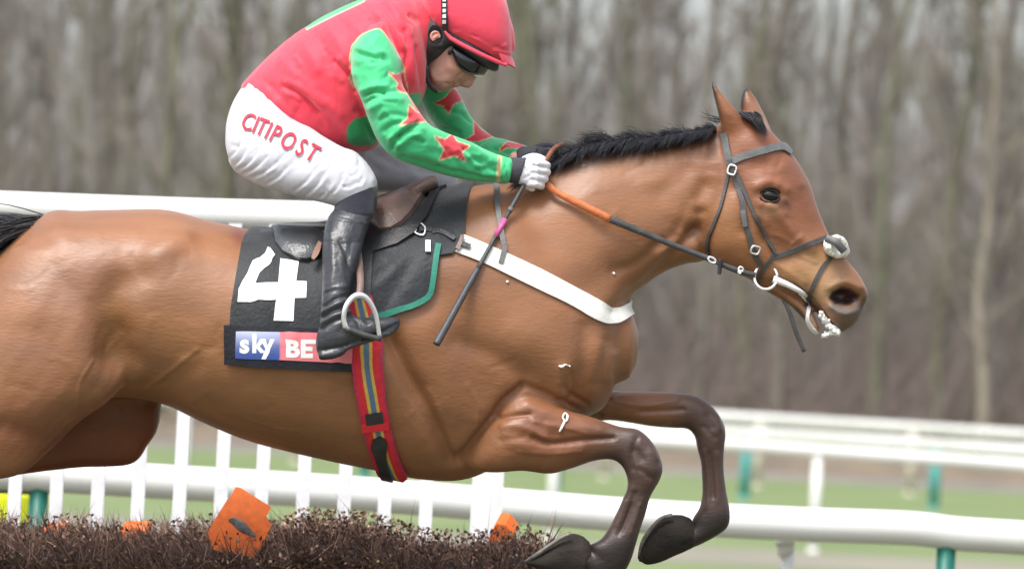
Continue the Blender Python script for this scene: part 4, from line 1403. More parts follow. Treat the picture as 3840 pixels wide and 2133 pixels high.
for k_ in range(7):
    ff.add(*blob(cast(HB, 2098 + k_ * 6, 1372 + 3 * math.sin(k_ * 1.3) - .6 * k_, .003), .0035 + .0012 * math.sin(k_)))
ffV, ffF, _ = fuse([ff.arrays()], .0016, 2)
finish('froth', ffV, ffF, foam, horse)
V, F = tube([cast(HB, x, y, .003) for x, y in ((2097, 1618), (2106, 1600), (2115, 1580), (2108, 1566), (2116, 1552), (2126, 1560), (2124, 1576), (2115, 1584))], [.0025, .0035, .0035, .0022, .003, .0035, .003, .002], 8, 3)
finish('froth', V, F, foam, horse)

# --- reins, martingale ends -----------------------------------------
rn = tackthing('reins', 2300, 850, -.2, 'rubber covered reins, orange near the hands and black towards the bit', 'reins')
orange_grip = mat('orange_grip', (.50, .15, .055), .6, .3, .15, 30, .3, 250)
finish('grip', *ribbon([P(2052, 690, -.135), P(2090, 722, -.15), P(2180, 768, -.165), P(2289, 822, -.165)], [.017, .019, .021, .021], .006), orange_grip, rn)
finish('rein', *ribbon([P(2285, 820, -.165), P(2400, 868, -.150), P(2540, 925, -.125), P(2664, 972, -.115)], [.021, .018, .016, .015], .005), dk_leather, rn)
finish('rein', *ribbon([P(2690, 985, -.112), P(2740, 1005, -.105), P(2790, 1022, -.098), P(2832, 1030, -.09)], [.012, .015, .015, .014], .005), dk_leather, rn)
finish('keeper', *ribbon([P(2702, 972, -.118), P(2700, 1000, -.118), P(2696, 1028, -.118)], [.013, .012, .011], .006), black_leather, rn)
for (x, y, a, w_, h_) in ((2670, 975, .5, 16, 9), (2778, 1010, .4, 9, 9), (2774, 1020, .4, 5, 5)):
    V, F = tube([P(x + w_ * math.cos(t) * math.cos(a) - h_ * math.sin(t) * math.sin(a), y + w_ * math.cos(t) * math.sin(a) + h_ * math.sin(t) * math.cos(a), -.118) for t in np.linspace(0, 2 * np.pi, 13)], .0028, 8, 1)
    finish('ring', V, F, steel, rn)
finish('grip', *ribbon([P(2030, 640, -.09), P(2044, 612, -.075), P(2060, 580, -.055), P(2082, 555, -.03), P(2112, 545, .02), P(2150, 565, .09), P(2250, 650, .16), P(2300, 800, .19)], .013, .005), mat('worn_grip', (.20, .075, .04), .6, .3, .3, 30), rn)
finish('rein', *ribbon([P(2300, 800, .19), P(2500, 910, .16), P(2664, 972, .115), P(2832, 1030, .09)], .016, .005), dk_leather, rn)
V, F = ribbon([P(2936, 1124, -.03), P(2962, 1175, -.035), P(2985, 1245, -.035), P(3016, 1318, -.03)], [.008, .011, .012, .012], .004)
tag(finish('loose_strap', V, F, dk_leather), 'loose black strap end dangling below the horse chin', 'strap')

# --- whip ------------------------------------------------------------
wh = tackthing('whip', 1960, 700, -.2, 'black riding whip with a pink band held downwards beside the shoulder', 'whip')
a_, b_ = P(1972, 680, -.16), P(1636, 1290, -.36)
pt = lambda t: a_ + (b_ - a_) * t
shaft_m = mat('whip_shaft', (.055, .056, .062), .45, .45, .2, 60, .2, 300)
finish('shaft', *tube([pt(0), pt(.18), pt(.36), pt(.55)], [.0058, .006, .0055, .0065], 10, 3), shaft_m, wh)
finish('flap', *tube([pt(.54), pt(.6), pt(.8), pt(.97), pt(1.0)], [.0068, .0085, .0095, .0105, .010], 12, 3), shaft_m, wh)
finish('band', *tube([pt(.235), pt(.34)], .0072, 10, 1), mat('pink_tape', (.55, .10, .28), .4, .4), wh)
finish('collar', *tube([pt(.165), pt(.19)], .008, 10, 1), grey_leather, wh)
# ------------------------------------------------------------------ rider
NR = -1
j_torso = [(905, 318, 1335, 575, .155, 0), (985, 232, 1400, 560, .185, 0), (1080, 148, 1440, 515, .20, 0), (1200, 68, 1490, 470, .215, 0), (1330, 6, 1548, 425, .225, 0), (1430, -26, 1590, 360, .21, 0),
           (1505, -34, 1605, 290, .17, 0), (1558, -12, 1602, 235, .115, 0)]
j_narm = [(1372, 120, 1450, 90, .06, -.19), (1320, 190, 1500, 215, .085, -.225), (1322, 300, 1508, 310, .085, -.255), (1354, 375, 1540, 368, .080, -.275), (1384, 457, 1580, 430, .074, -.285),
          (1420, 535, 1612, 468, .068, -.285), (1482, 594, 1655, 490, .066, -.275), (1578, 629, 1700, 508, .060, -.255), (1677, 660, 1762, 531, .055, -.23), (1777, 680, 1812, 556, .05, -.20),
          (1858, 686, 1860, 577, .045, -.175), (1890, 690, 1893, 586, .043, -.165)]
j_farm = [(1480, 120, 1600, 150, .07, .17), (1540, 290, 1690, 300, .085, .20), (1585, 400, 1728, 360, .08, .235), (1640, 480, 1768, 440, .07, .245), (1700, 535, 1842, 508, .065, .235),
          (1790, 590, 1892, 522, .055, .20), (1880, 612, 1962, 543, .048, .16), (1960, 620, 2008, 562, .042, .125)]
jp = [loft(j_torso, 40, 5, 2.3), loft(j_narm, 26, 5, 2.1), loft(j_farm, 24, 5, 2.1)]
# cuff frills
jp.append(loft([(1884, 684, 1884, 588, .038, -.165), (1898, 690, 1915, 592, .045, -.16), (1902, 690, 1922, 592, .044, -.158)], 22, 4))
JV, JF, JE = fuse(jp, .0052, 8)
mk = np.exp(-(seg_dist(pix(JV), [(1400, 115), (1320, 200), (1330, 300)]) / 60) ** 2)
JV = relax(JV, JE, 12, .5, -.3, mk)
jst = [
    # torso: long soft folds of the silk
    ([(1255, 230), (1310, 290), (1335, 345)], 9, -9), ([(1275, 225), (1330, 280)], 14, 7), ([(1065, 325), (1120, 350), (1190, 420)], 11, -9), ([(1080, 310), (1150, 350), (1200, 400)], 16, 7),
    ([(1005, 390), (1060, 440), (1080, 455)], 10, -9), ([(1040, 380), (1090, 425)], 16, 7), ([(1110, 120), (1160, 200), (1190, 260)], 20, 6), ([(1160, 100), (1210, 170), (1230, 240)], 16, -6),
    ([(1215, 75), (1265, 150), (1290, 210)], 20, 6), ([(1260, 60), (1300, 110)], 14, -5), ([(960, 290), (1020, 330), (1100, 420)], 18, -5), ([(1050, 220), (1120, 300), (1160, 330)], 20, 5),
    ([(1150, 380), (1230, 450), (1290, 520)], 22, -6), ([(1180, 350), (1270, 430)], 24, 6), ([(1395, 70), (1440, 110), (1500, 200)], 12, -8), ([(1420, 60), (1470, 110), (1515, 180)], 16, 7),
    ([(1420, 0), (1470, 70), (1500, 120)], 10, -6), ([(1440, -10), (1500, 60), (1530, 130)], 16, 6), ([(1540, 60), (1560, 75)], 12, -9), ([(1517, 115), (1525, 200), (1515, 260)], 8, -8),
    ([(1535, 110), (1545, 220), (1550, 300)], 12, 6), ([(1560, 180), (1575, 280), (1580, 330)], 9, -6), ([(1315, 250), (1330, 350), (1370, 450), (1400, 520)], 14, -10, -.26, .0),
    ([(1100, 480), (1180, 510), (1270, 545)], 12, 5), ([(930, 320), (960, 370), (1020, 440)], 10, -4),
    # near sleeve
    ([(1335, 195), (1370, 208), (1420, 216)], 7, -10), ([(1330, 180), (1380, 192), (1430, 200)], 12, 7), ([(1390, 185), (1420, 205), (1450, 225)], 7, -7), ([(1340, 230), (1400, 245)], 14, 6),
    ([(1365, 360), (1390, 348), (1415, 342), (1440, 345)], 7, -12), ([(1360, 340), (1400, 325), (1450, 325)], 12, 7), ([(1370, 385), (1385, 375), (1400, 368)], 6, -9), ([(1440, 350), (1490, 338), (1520, 345)], 8, -7),
    ([(1390, 410), (1440, 380), (1500, 375)], 14, 7), ([(1480, 520), (1510, 500), (1545, 475), (1570, 462)], 7, -13), ([(1465, 520), (1500, 485), (1540, 455)], 14, 8), ([(1490, 545), (1530, 520), (1580, 490)], 14, 9),
    ([(1470, 560), (1480, 535), (1495, 515)], 8, -8), ([(1420, 450), (1470, 430), (1540, 440)], 10, -6), ([(1440, 490), (1470, 470), (1500, 460)], 9, -6), ([(1510, 590), (1560, 600), (1640, 630)], 10, -7),
    ([(1540, 570), (1620, 590), (1700, 630)], 16, 6), ([(1640, 625), (1720, 645), (1800, 665)], 8, -8), ([(1740, 560), (1790, 600), (1850, 620)], 9, -7), ([(1760, 540), (1820, 585), (1860, 600)], 12, 6),
    ([(1800, 640), (1830, 630), (1860, 640)], 7, -7), ([(1810, 655), (1850, 655), (1870, 662)], 7, 6), ([(1820, 610), (1860, 612)], 6, 5), ([(1830, 670), (1865, 676)], 6, -5),
    ([(1881, 588), (1880, 640), (1879, 684)], 7, -7), ([(1900, 600), (1893, 640)], 4, -5), ([(1908, 620), (1900, 670)], 4, -5), ([(1912, 600), (1908, 680)], 4, 4),
    # far sleeve
    ([(1610, 470), (1660, 480), (1720, 500)], 9, -8, .05, .5), ([(1640, 440), (1700, 440), (1740, 420)], 12, 6, .05, .5), ([(1660, 410), (1730, 430), (1770, 460)], 8, -7, .05, .5), ([(1850, 560), (1900, 575), (1950, 590)], 7, -7, .05, .5),
    ([(1880, 545), (1930, 560), (1980, 570)], 8, 6, .05, .5), ([(1790, 540), (1830, 520)], 8, -7, .05, .5),
]
for i in range(70):      # fine crumples
    x, y = rng.uniform(930, 1560), rng.uniform(-20, 560)
    a, L = rng.normal(.85, .3), rng.uniform(25, 80)
    jst.append(([(x, y), (x + L * .5 * math.cos(a), y + L * .5 * math.sin(a)), (x + L * math.cos(a + .15), y + L * math.sin(a + .15))], rng.uniform(6, 13), rng.normal(0, 2.2)))
for i in range(60):
    t = rng.uniform(0, 1)
    c_ = crom(np.array([(1400, 200), (1440, 380), (1520, 510), (1680, 580), (1860, 630)]), 10)[int(t * 40)]
    a, L = rng.normal(-.35 if t < .5 else .45, .4), rng.uniform(20, 60)
    x, y = c_ + rng.normal(0, 30, 2)
    jst.append(([(x, y), (x + L * math.cos(a), y + L * math.sin(a))], rng.uniform(5, 9), rng.normal(0, 2.6)))
JV = sculpt(JV, JF, jst)
JV = sculpt(JV, JF, [(p, r, h * .7) for p, r, h, *e in jst if not e and p[0][0] < 1320], -1)
Q = pix(JV)
jd = -JV[:, 2] - D
JC = np.tile(np.array([.74, .048, .082]), (len(JV), 1))
GREEN, REDS, PIPE = (.052, .47, .19), (.60, .045, .062), (.62, .52, .30)
seam = [(1399, 112), (1424, 108), (1444, 129), (1470, 165), (1489, 199), (1503, 225), (1513, 252), (1512, 270), (1525, 350), (1560, 420), (1580, 445), (1700, 480), (1950, 520), (1960, 720), (1850, 720), (1450, 620), (1370, 470), (1330, 350), (1300, 250), (1300, 200), (1325, 160), (1360, 128)]
onarm = (jd < -.10).astype(float)
nearside = (jd < -.02).astype(float)
TB, AB = tree_of(*jp[0]), tree_of(*jp[1])
cand = np.where((Q[:, 0] < 1470) & (Q[:, 1] > 150) & (jd < .05))[0]
keep = np.ones(len(JV))
for i in cand:
    p_ = Vector(JV[i])
    a_ = AB.find_nearest(p_)[3]
    t_ = TB.find_nearest(p_)[3]
    keep[i] = 1.0 if a_ < t_ else 0.0
msk = np.clip(.5 - poly_sd(Q, seam) / 6, 0, 1) * nearside * keep
degJ = np.bincount(JE.ravel(), minlength=len(JV)).astype(float)
for _ in range(3):
    msk = .4 * msk + .6 * (np.bincount(JE[:, 0], msk[JE[:, 1]], len(JV)) + np.bincount(JE[:, 1], msk[JE[:, 0]], len(JV))) / degJ
sm = np.clip((msk - .5) * 3 + .5, 0, 1)[:, None]
JC[:] = JC * (1 - sm) + np.array(GREEN) * sm
pw_ = np.clip(1.25 - np.abs(msk - .42) * 4.2, 0, 1)[:, None] * .85
JC[:] = JC * (1 - pw_) + np.array(PIPE) * pw_
farsel = (jd > .09).astype(float) * (Q[:, 0] > 1560)
paint(JC, Q, [(1560, 330), (1700, 330), (1760, 340), (1900, 480), (2060, 540), (2060, 660), (1700, 640), (1580, 480)], GREEN, 3, farsel)
stars = [[(1631, 512), (1670, 524), (1697, 503), (1712, 531), (1762, 548), (1732, 570), (1745, 606), (1706, 583), (1649, 600), (1668, 562)],
         [(1456, 272), (1485, 282), (1514, 272), (1530, 350), (1500, 343), (1488, 330), (1494, 312)],
         [(1534, 395), (1560, 420), (1590, 430), (1594, 455), (1560, 460), (1498, 470), (1530, 445)]]
for s_ in stars:
    paint(JC, Q, s_, REDS, 2.5, onarm, 3.5, PIPE)
for s_ in ([(1628, 388), (1668, 368), (1696, 335), (1722, 340), (1735, 378), (1700, 390), (1682, 428), (1663, 398)], [(1777, 452), (1806, 488), (1848, 512), (1795, 530), (1738, 528), (1778, 505)],
           [(1876, 557), (1902, 532), (1962, 542), (1958, 557), (1906, 552), (1876, 567)]):
    paint(JC, Q, s_, REDS, 2.5, farsel, 3, PIPE)
fs = (jd > -.16).astype(float) * (jd < .3)
paint(JC, Q, [(1530, 350), (1582, 350), (1580, 415), (1560, 430), (1536, 400)], (.03, .40, .14), 3, fs * (Q[:, 0] > 1525))
paint(JC, Q, [(1306, 470), (1330, 447), (1375, 435), (1410, 437), (1420, 500), (1405, 545), (1330, 548), (1298, 530), (1298, 500)], (.02, .30, .10), 3, (jd > -.235) * 1.0)
paint(JC, Q, [(1150, 110), (1200, 84), (1260, 54), (1320, 26), (1365, 4), (1400, -20), (1400, -80), (1200, -60), (1100, 60)], (.06, .36, .16), 3)
paint_line(JC, Q, [(1150, 112), (1200, 86), (1260, 56), (1320, 28), (1367, 5)], 2.5, (.5, .47, .34), 3)
paint_line(JC, Q, [(1874, 586), (1870, 640), (1868, 690)], 8, (.55, .47, .24), 3, onarm)
silk = mat('silk', vcol=True, rough=.58, spec=.25, var=.05, vscale=30, bump=.45, bscale=26, sheen=.3, bdist=.008, stretch=(1.2, 1, .5))
rp = to_world(P(1100, 700, 0))[0]
rider = thing('person', (rp[0], rp[1], rp[2]), 'jockey in red and green star silks, white breeches and red helmet crouching over the saddle', 'jockey')
finish('jacket', JV, JF, silk, rider, colors=JC)
# collar and cravat
V, F, _ = fuse([loft([(1528, 30, 1600, 330, .10, 0), (1552, 28, 1606, 300, .105, 0), (1568, 50, 1602, 262, .10, 0)], 26, 4)], .005, 4)
finish('collar', V, F, mat('collar_silk', (.60, .028, .055), .5, .3, .1, 20, .2, 50, sheen=.3), rider)

# --- breeches ------------------------------------------------------
pelvis = [(925, 300, 1230, 500, .145, 0), (872, 385, 1190, 580, .165, 0), (846, 480, 1100, 640, .16, 0), (856, 570, 1010, 670, .13, 0)]
thigh = [(885, 380, 1090, 455, .11, -.09), (845, 505, 1150, 470, .125, -.13), (866, 610, 1215, 512, .12, -.165), (950, 684, 1282, 550, .105, -.19), (1043, 719, 1330, 567, .095, -.21), (1145, 745, 1372, 606, .085, -.225),
         (1225, 765, 1402, 650, .075, -.235), (1256, 775, 1416, 690, .066, -.238), (1272, 790, 1408, 726, .055, -.24)]
fthigh = [(980, 500, 1180, 440, .10, .09), (1120, 650, 1300, 520, .11, .15), (1260, 700, 1400, 535, .10, .19), (1420, 720, 1520, 545, .09, .22), (1550, 728, 1620, 578, .08, .235), (1640, 735, 1705, 640, .065, .24), (1640, 790, 1715, 720, .05, .245)]
BV, BF, BE = fuse([loft(pelvis, 30, 5, 2.3), loft(thigh, 32, 5, 2.2), loft(fthigh, 26, 5, 2.2)], .0055, 9)
bst = []
for (a, b_) in (((875, 622), (925, 560)), ((890, 640), (965, 575)), ((912, 655), (1000, 590)), ((950, 665), (1040, 608)), ((862, 590), (900, 535)), ((1000, 690), (1075, 630)), ((1105, 715), (1200, 620)), ((1140, 740), (1220, 650)),
                ((1200, 740), (1240, 690)), ((1250, 720), (1290, 650)), ((1320, 660), (1345, 640)), ((1335, 690), (1360, 670)), ((1290, 700), (1330, 690)), ((860, 480), (905, 430)), ((880, 400), (930, 380))):
    a, b_ = np.array(a, float), np.array(b_, float)
    nrm = np.array([-(b_ - a)[1], (b_ - a)[0]])
    nrm /= np.linalg.norm(nrm)
    mid = (a + b_) / 2 + nrm * 6
    bst.append(([tuple(a), tuple(mid), tuple(b_)], 5, -4.2))
    bst.append(([tuple(a + nrm * 9), tuple(mid + nrm * 10), tuple(b_ + nrm * 8)], 8, 2.2))
for i in range(60):
    x, y = rng.uniform(860, 1400), rng.uniform(480, 740)
    a, L = rng.normal(-.75, .35), rng.uniform(15, 50)
    bst.append(([(x, y), (x + L * math.cos(a), y + L * math.sin(a))], rng.uniform(5, 9), rng.normal(0, 2)))
bst += [([(1390, 560), (1500, 620), (1620, 650)], 16, -6, .05, .5), ([(1450, 580), (1550, 640)], 20, 6, .05, .5), ([(1340, 570), (1420, 640)], 14, -5, .05, .5)]
BV = sculpt(BV, BF, bst)
BV = sculpt(BV, BF, [(p, r, h) for p, r, h, *e in bst if not e], -1)
breech_mat = mat('breeches', (.52, .52, .57), .6, .25, .05, 20, .5, 38, sheen=.2, bdist=.006, stretch=(1, .6, .6))
finish('breeches', BV, BF, breech_mat, rider)
BB = tree_of(BV, BF)
red_ink = mat('red_ink', (.50, .035, .06), .6, .2, .1, 40)
for ch, x, y, a in (('C', 934, 461, 18), ('I', 961, 472, 20), ('T', 984, 481, 22), ('I', 1008, 494, 24), ('P', 1036, 507, 25), ('O', 1083, 532, 26), ('S', 1130, 556, 28), ('T', 1172, 577, 30)):
    q, F = text_poly(ch, 90, .05, .012)
    q = (q - (q.min(0) + q.max(0)) / 2) * [.72, 1]
    a = math.radians(a)
    q = np.stack([x + q[:, 0] * math.cos(a) - q[:, 1] * math.sin(a), y + q[:, 0] * math.sin(a) + q[:, 1] * math.cos(a)], 1)
    V, F = lay(BB, q, F, .0052)
    finish('lettering', V, F, red_ink, rider, smooth=False)

# --- boots ---------------------------------------------------------
def leg(s, dx=0.0, dy=0.0):
    k = -1 if s > 0 else 1
    L = [(1263, 740, 1416, 702, .064, .240), (1252, 785, 1412, 788, .064, .262), (1232, 812, 1388, 835, .062, .285), (1212, 882, 1366, 902, .061, .315), (1208, 1000, 1338, 1006, .056, .365),
         (1206, 1105, 1312, 1088, .046, .400), (1199, 1195, 1306, 1140, .041, .418), (1197, 1290, 1325, 1180, .042, .425)]
    return [(a + dx, b_ + dy, c_ + dx, d_ + dy, w_, k * dd) for a, b_, c_, d_, w_, dd in L]
def foot(s, dx=0.0, dy=0.0):
    k = -1 if s > 0 else 1
    L = [(1232, 1185, 1203, 1335, .040, .425), (1300, 1184, 1262, 1328, .043, .422), (1372, 1190, 1340, 1294, .044, .415), (1432, 1189, 1412, 1268, .044, .407), (1474, 1189, 1464, 1248, .040, .40), (1497, 1193, 1493, 1220, .024, .397)]
    return [(a + dx, b_ + dy, c_ + dx, d_ + dy, w_, k * dd) for a, b_, c_, d_, w_, dd in L]
def sole(s, dx=0.0, dy=0.0):
    k = -1 if s > 0 else 1
    heel = [(1199, 1318, 1204, 1350, .036, .425), (1240, 1312, 1248, 1346, .040, .424), (1283, 1302, 1290, 1330, .036, .423)]
    sol = [(1290, 1302, 1296, 1316, .036, .421), (1345, 1280, 1352, 1294, .042, .414), (1412, 1262, 1420, 1274, .043, .406), (1466, 1240, 1474, 1251, .038, .40), (1496, 1216, 1501, 1222, .018, .397)]
    return [[(a + dx, b_ + dy, c_ + dx, d_ + dy, w_, k * dd) for a, b_, c_, d_, w_, dd in X] for X in (heel, sol)]
sock_m = mat('sock', (.014, .015, .026), .8, .2, .2, 40, .3, 200, sheen=.3)
for s_, dx, dy in ((1, 0, 0), (-1, 250, 10)):
    BoV, BoF, BoE = fuse([loft(leg(s_, dx, dy), 26, 5, 2.2), loft(foot(s_, dx, dy), 22, 5, 2.3)] + [loft(x, 18, 4, 3) for x in sole(s_, dx, dy)], .005, 5)
    bs = [([(1215, 1150), (1260, 1120), (1310, 1105)], 6, -7), ([(1210, 1170), (1270, 1135), (1330, 1120)], 9, 6), ([(1205, 1190), (1250, 1165), (1310, 1150)], 6, -8), ([(1203, 1215), (1260, 1180), (1330, 1165)], 9, 6),
          ([(1203, 1235), (1240, 1210), (1290, 1190)], 6, -7), ([(1215, 1100), (1260, 1085)], 6, -5), ([(1230, 1090), (1300, 1070)], 9, 4), ([(1300, 1180), (1340, 1200), (1350, 1240)], 7, -6), ([(1360, 1185), (1380, 1210)], 6, -4),
          ([(1205, 1312), (1285, 1298), (1350, 1276), (1420, 1250), (1490, 1212)], 4, -4), ([(1240, 880), (1250, 1000), (1245, 1060)], 14, 4), ([(1320, 900), (1300, 1000), (1310, 1060)], 10, -4),
          ([(1228, 815), (1300, 825), (1385, 838)], 4, 4), ([(1215, 905), (1290, 912), (1360, 905)], 4, -3), ([(1275, 900), (1300, 960), (1325, 1040)], 7, -5), ([(1255, 810), (1340, 830)], 5, -2)]
    if s_ > 0:
        BoV = sculpt(BoV, BoF, bs)
    q = pix(BoV)
    up = smooth01(-(q[:, 1] - dy), -860, -800)
    finish('boot', BoV, BoF, boot_leather, rider)
    V, F, _ = fuse([loft([(1262 + dx, 728 + dy, 1418 + dx, 697 + dy, .066, -s_ * .236), (1252 + dx, 782 + dy, 1413 + dx, 775 + dy, .0665, -s_ * .258), (1248 + dx, 800 + dy, 1405 + dx, 806 + dy, .064, -s_ * .272)], 26, 4, 2.2)], .005, 4)
    finish('sock', V, F, sock_m, rider)

# --- gloves --------------------------------------------------------
def glove(off, near):
    ox, oy, od = off
    C = lambda x, y, d: P(x + ox, y + oy, d + od)
    pcs = [loft([(1938 + ox, 598 + oy, 1930 + ox, 686 + oy, .030, -.155 + od), (1968 + ox, 594 + oy, 1958 + ox, 694 + oy, .031, -.150 + od), (2000 + ox, 596 + oy, 1985 + ox, 706 + oy, .030, -.145 + od), (2022 + ox, 606 + oy, 2008 + ox, 706 + oy, .026, -.140 + od)], 22, 4, 2.5)]
    for i, (y0, L_) in enumerate(((610, 40), (635, 45), (661, 42), (687, 34))):
        x0 = 2008 - 5 * i
        pts = [C(x0 - 14, y0, -.158), C(x0 + 8, y0 + 1, -.166), C(x0 + L_, y0 + 9, -.150), C(x0 + L_ + 2, y0 + 13, -.112), C(x0 + 18, y0 + 12, -.096)]
        V, F = tube(pts, [.0115, .0120, .0106, .0098, .0085], 10, 4)
        pcs.append((V, F))
    pts = [C(1965, 606, -.125), C(1992, 592, -.108), C(2020, 592, -.098), C(2044, 602, -.096)]
    pcs.append(tube(pts, [.014, .0125, .0112, .009], 10, 4))
    pcs.append(tube([C(1975, 690, -.15), C(1992, 704, -.145), C(2000, 713, -.138)], [.014, .011, .007], 10, 3))
    return fuse(pcs, .0028, 4)
glove_m = mat('glove', (.72, .71, .76), .6, .3, .08, 30, .3, 160, sheen=.2)
dark_glove = mat('glove_dark', (.03, .03, .04), .6, .3, .2, 30, .3, 160)
for off, near in (((0, 0, 0), True), ((44, -42, .215), False)):
    GV, GF, GE = glove(off, near)
    if near:
        GV = sculpt(GV, GF, [([(2000, 622), (2040, 628)], 4, -3), ([(1998, 648), (2042, 655)], 4, -3), ([(1994, 674), (2030, 682)], 4, -3), ([(1985, 620), (1995, 660)], 10, 2), ([(1950, 610), (1975, 640)], 6, -2), ([(2018, 612), (2012, 690)], 6, 2.5), ([(1960, 670), (1985, 660)], 6, -2)])
    finish('glove', GV, GF, glove_m if near else dark_glove, rider)
    ox, oy, od = off
    V, F, _ = fuse([loft([(1916 + ox, 590 + oy, 1906 + ox, 684 + oy, .034, -.160 + od), (1940 + ox, 592 + oy, 1930 + ox, 689 + oy, .035, -.157 + od), (1972 + ox, 590 + oy, 1946 + ox, 692 + oy, .0345, -.152 + od), (1976 + ox, 592 + oy, 1944 + ox, 690 + oy, .032, -.151 + od)], 22, 4, 2.4)], .0035, 3)
    finish('cuff', V, F, mat('cuff', (.055, .055, .065), .75, .3, .2, 40, .25, 200), rider)

# --- head and body -------------------------------------------------
hd = [(1640, -70, 1850, 20, .075, 0), (1610, 20, 1868, 150, .086, 0), (1600, 100, 1838, 232, .084, 0), (1598, 165, 1798, 272, .079, 0), (1598, 215, 1758, 300, .072, 0), (1598, 252, 1722, 316, .066, 0),
      (1602, 285, 1694, 330, .058, 0), (1616, 312, 1668, 344, .042, 0), (1634, 330, 1652, 346, .025, 0)]
nose = [(1800, 262, 1782, 256, .012, 0), (1789, 284, 1762, 272, .015, 0), (1779, 304, 1744, 290, .018, 0), (1770, 322, 1730, 306, .021, 0), (1757, 331, 1722, 314, .020, 0), (1740, 328, 1715, 316, .013, 0)]
lips = [(1728, 320, 1700, 305, .024, 0), (1716, 328, 1690, 312, .026, 0), (1704, 327, 1680, 312, .026, 0), (1698, 332, 1672, 318, .025, 0), (1688, 336, 1664, 322, .022, 0)]
def shr(st, k, dk=1.0):
    o = []
    for s_ in st:
        A, B = np.array(s_[:2], float), np.array(s_[2:4], float)
        c_ = (A + B) / 2
        A, B = c_ + (A - c_) * k, c_ + (B - c_) * k
        o.append((A[0], A[1], B[0], B[1], s_[4] * k, s_[5]))
    return o
pcs = [loft(hd, 34, 5, 2.25), loft(nose, 16, 4, 2), loft(lips, 16, 4, 2.2), loft([(1540, 40, 1600, 260, .07, 0), (1580, 30, 1640, 250, .065, 0), (1610, 40, 1690, 220, .065, 0)], 22, 4),
       loft(shr(j_torso, .84), 30, 4), loft(shr(j_narm, .72), 18, 4), loft(shr(j_farm, .72), 18, 4), loft(shr(pelvis, .84), 24, 4), loft(shr(thigh, .80), 22, 4), loft(shr(fthigh, .80), 22, 4),
       loft(shr(leg(1), .74), 18, 4), loft(shr(foot(1), .66), 16, 4), loft(shr(leg(-1, 250, 10), .74), 18, 4), loft(shr(foot(-1, 250, 10), .66), 16, 4)]
for off in ((0, 0, 0), (44, -42, .215)):
    ox, oy, od = off
    pcs.append(loft([(1880 + ox, 610 + oy, 1880 + ox, 668 + oy, .024, -.165 + od), (1940 + ox, 612 + oy, 1936 + ox, 674 + oy, .024, -.155 + od), (2005 + ox, 618 + oy, 1995 + ox, 690 + oy, .020, -.145 + od)], 14, 4))
PV_, PF_, PE_ = fuse(pcs, .0042, 4)
fst = [([(1700, 312), (1685, 318), (1668, 312)], 4, -4.5), ([(1712, 318), (1700, 325)], 5, 2.5), ([(1690, 326), (1678, 330)], 5, 3), ([(1722, 310), (1716, 290), (1730, 275)], 6, -3.5), ([(1728, 316)], 5, -3), ([(1668, 332)], 9, 2.5),
       ([(1640, 290), (1670, 280)], 18, -2.5), ([(1690, 250), (1720, 262)], 18, 3), ([(1612, 260), (1630, 300)], 10, 2.5), ([(1752, 245), (1775, 255)], 10, -4), ([(1745, 310), (1738, 300)], 6, 2.5)]
PV_ = sculpt(PV_, PF_, fst)
PV_ = sculpt(PV_, PF_, fst, -1)
Q = pix(PV_)
SCc = np.tile(np.array([.55, .31, .25]), (len(PV_), 1))
def pblend(pts, r, col, k):
    w = k * np.exp(-(seg_dist(Q, pts) / r) ** 2)
    SCc[:] = SCc * (1 - w[:, None]) + np.array(col) * w[:, None]
pblend([(1700, 318), (1680, 324)], 7, (.42, .14, .12), .8)
pblend([(1640, 300), (1670, 330)], 22, (.40, .24, .195), .5)
pblend([(1760, 318)], 14, (.56, .24, .18), .6)
pblend([(1700, 270)], 26, (.56, .25, .19), .5)
skin = mat('skin', vcol=True, rough=.5, spec=.4, var=.06, vscale=60, bump=.1, bscale=300, sub=.12)
finish('body', PV_, PF_, skin, rider, colors=SCc)

# --- helmet, skull cap, goggles ------------------------------------
HVv, HFf, HEe = fuse([loft([(1580, -20, 1590, 52, .07, 0), (1588, -72, 1634, 112, .112, 0), (1612, -112, 1690, 152, .132, 0), (1670, -136, 1762, 194, .139, 0), (1750, -136, 1832, 226, .138, 0), (1830, -100, 1884, 236, .124, 0), (1890, -20, 1912, 222, .088, 0), (1914, 70, 1922, 190, .045, 0)], 44, 5, 2.75)], .0042, 8)
hst = [([(1677, 60), (1672, 120)], 8, 2), ([(1700, 120), (1760, 135), (1840, 180)], 6, 2.5), ([(1730, 125), (1790, 140)], 5, -2), ([(1850, 188), (1885, 196), (1910, 200)], 6, 5), ([(1860, 175), (1900, 190)], 5, -4), ([(1840, 200), (1900, 212)], 5, 3),
       ([(1880, 180), (1895, 170)], 5, 3), ([(1630, 80), (1650, 95)], 7, 3), ([(1600, 50), (1640, 90)], 6, -2)]
HVv = sculpt(HVv, HFf, hst)
helmet_m = mat('helmet_silk', (.80, .065, .115), .55, .25, .05, 25, .12, 60, sheen=.3)
helm = finish('helmet', HVv, HFf, helmet_m, rider)
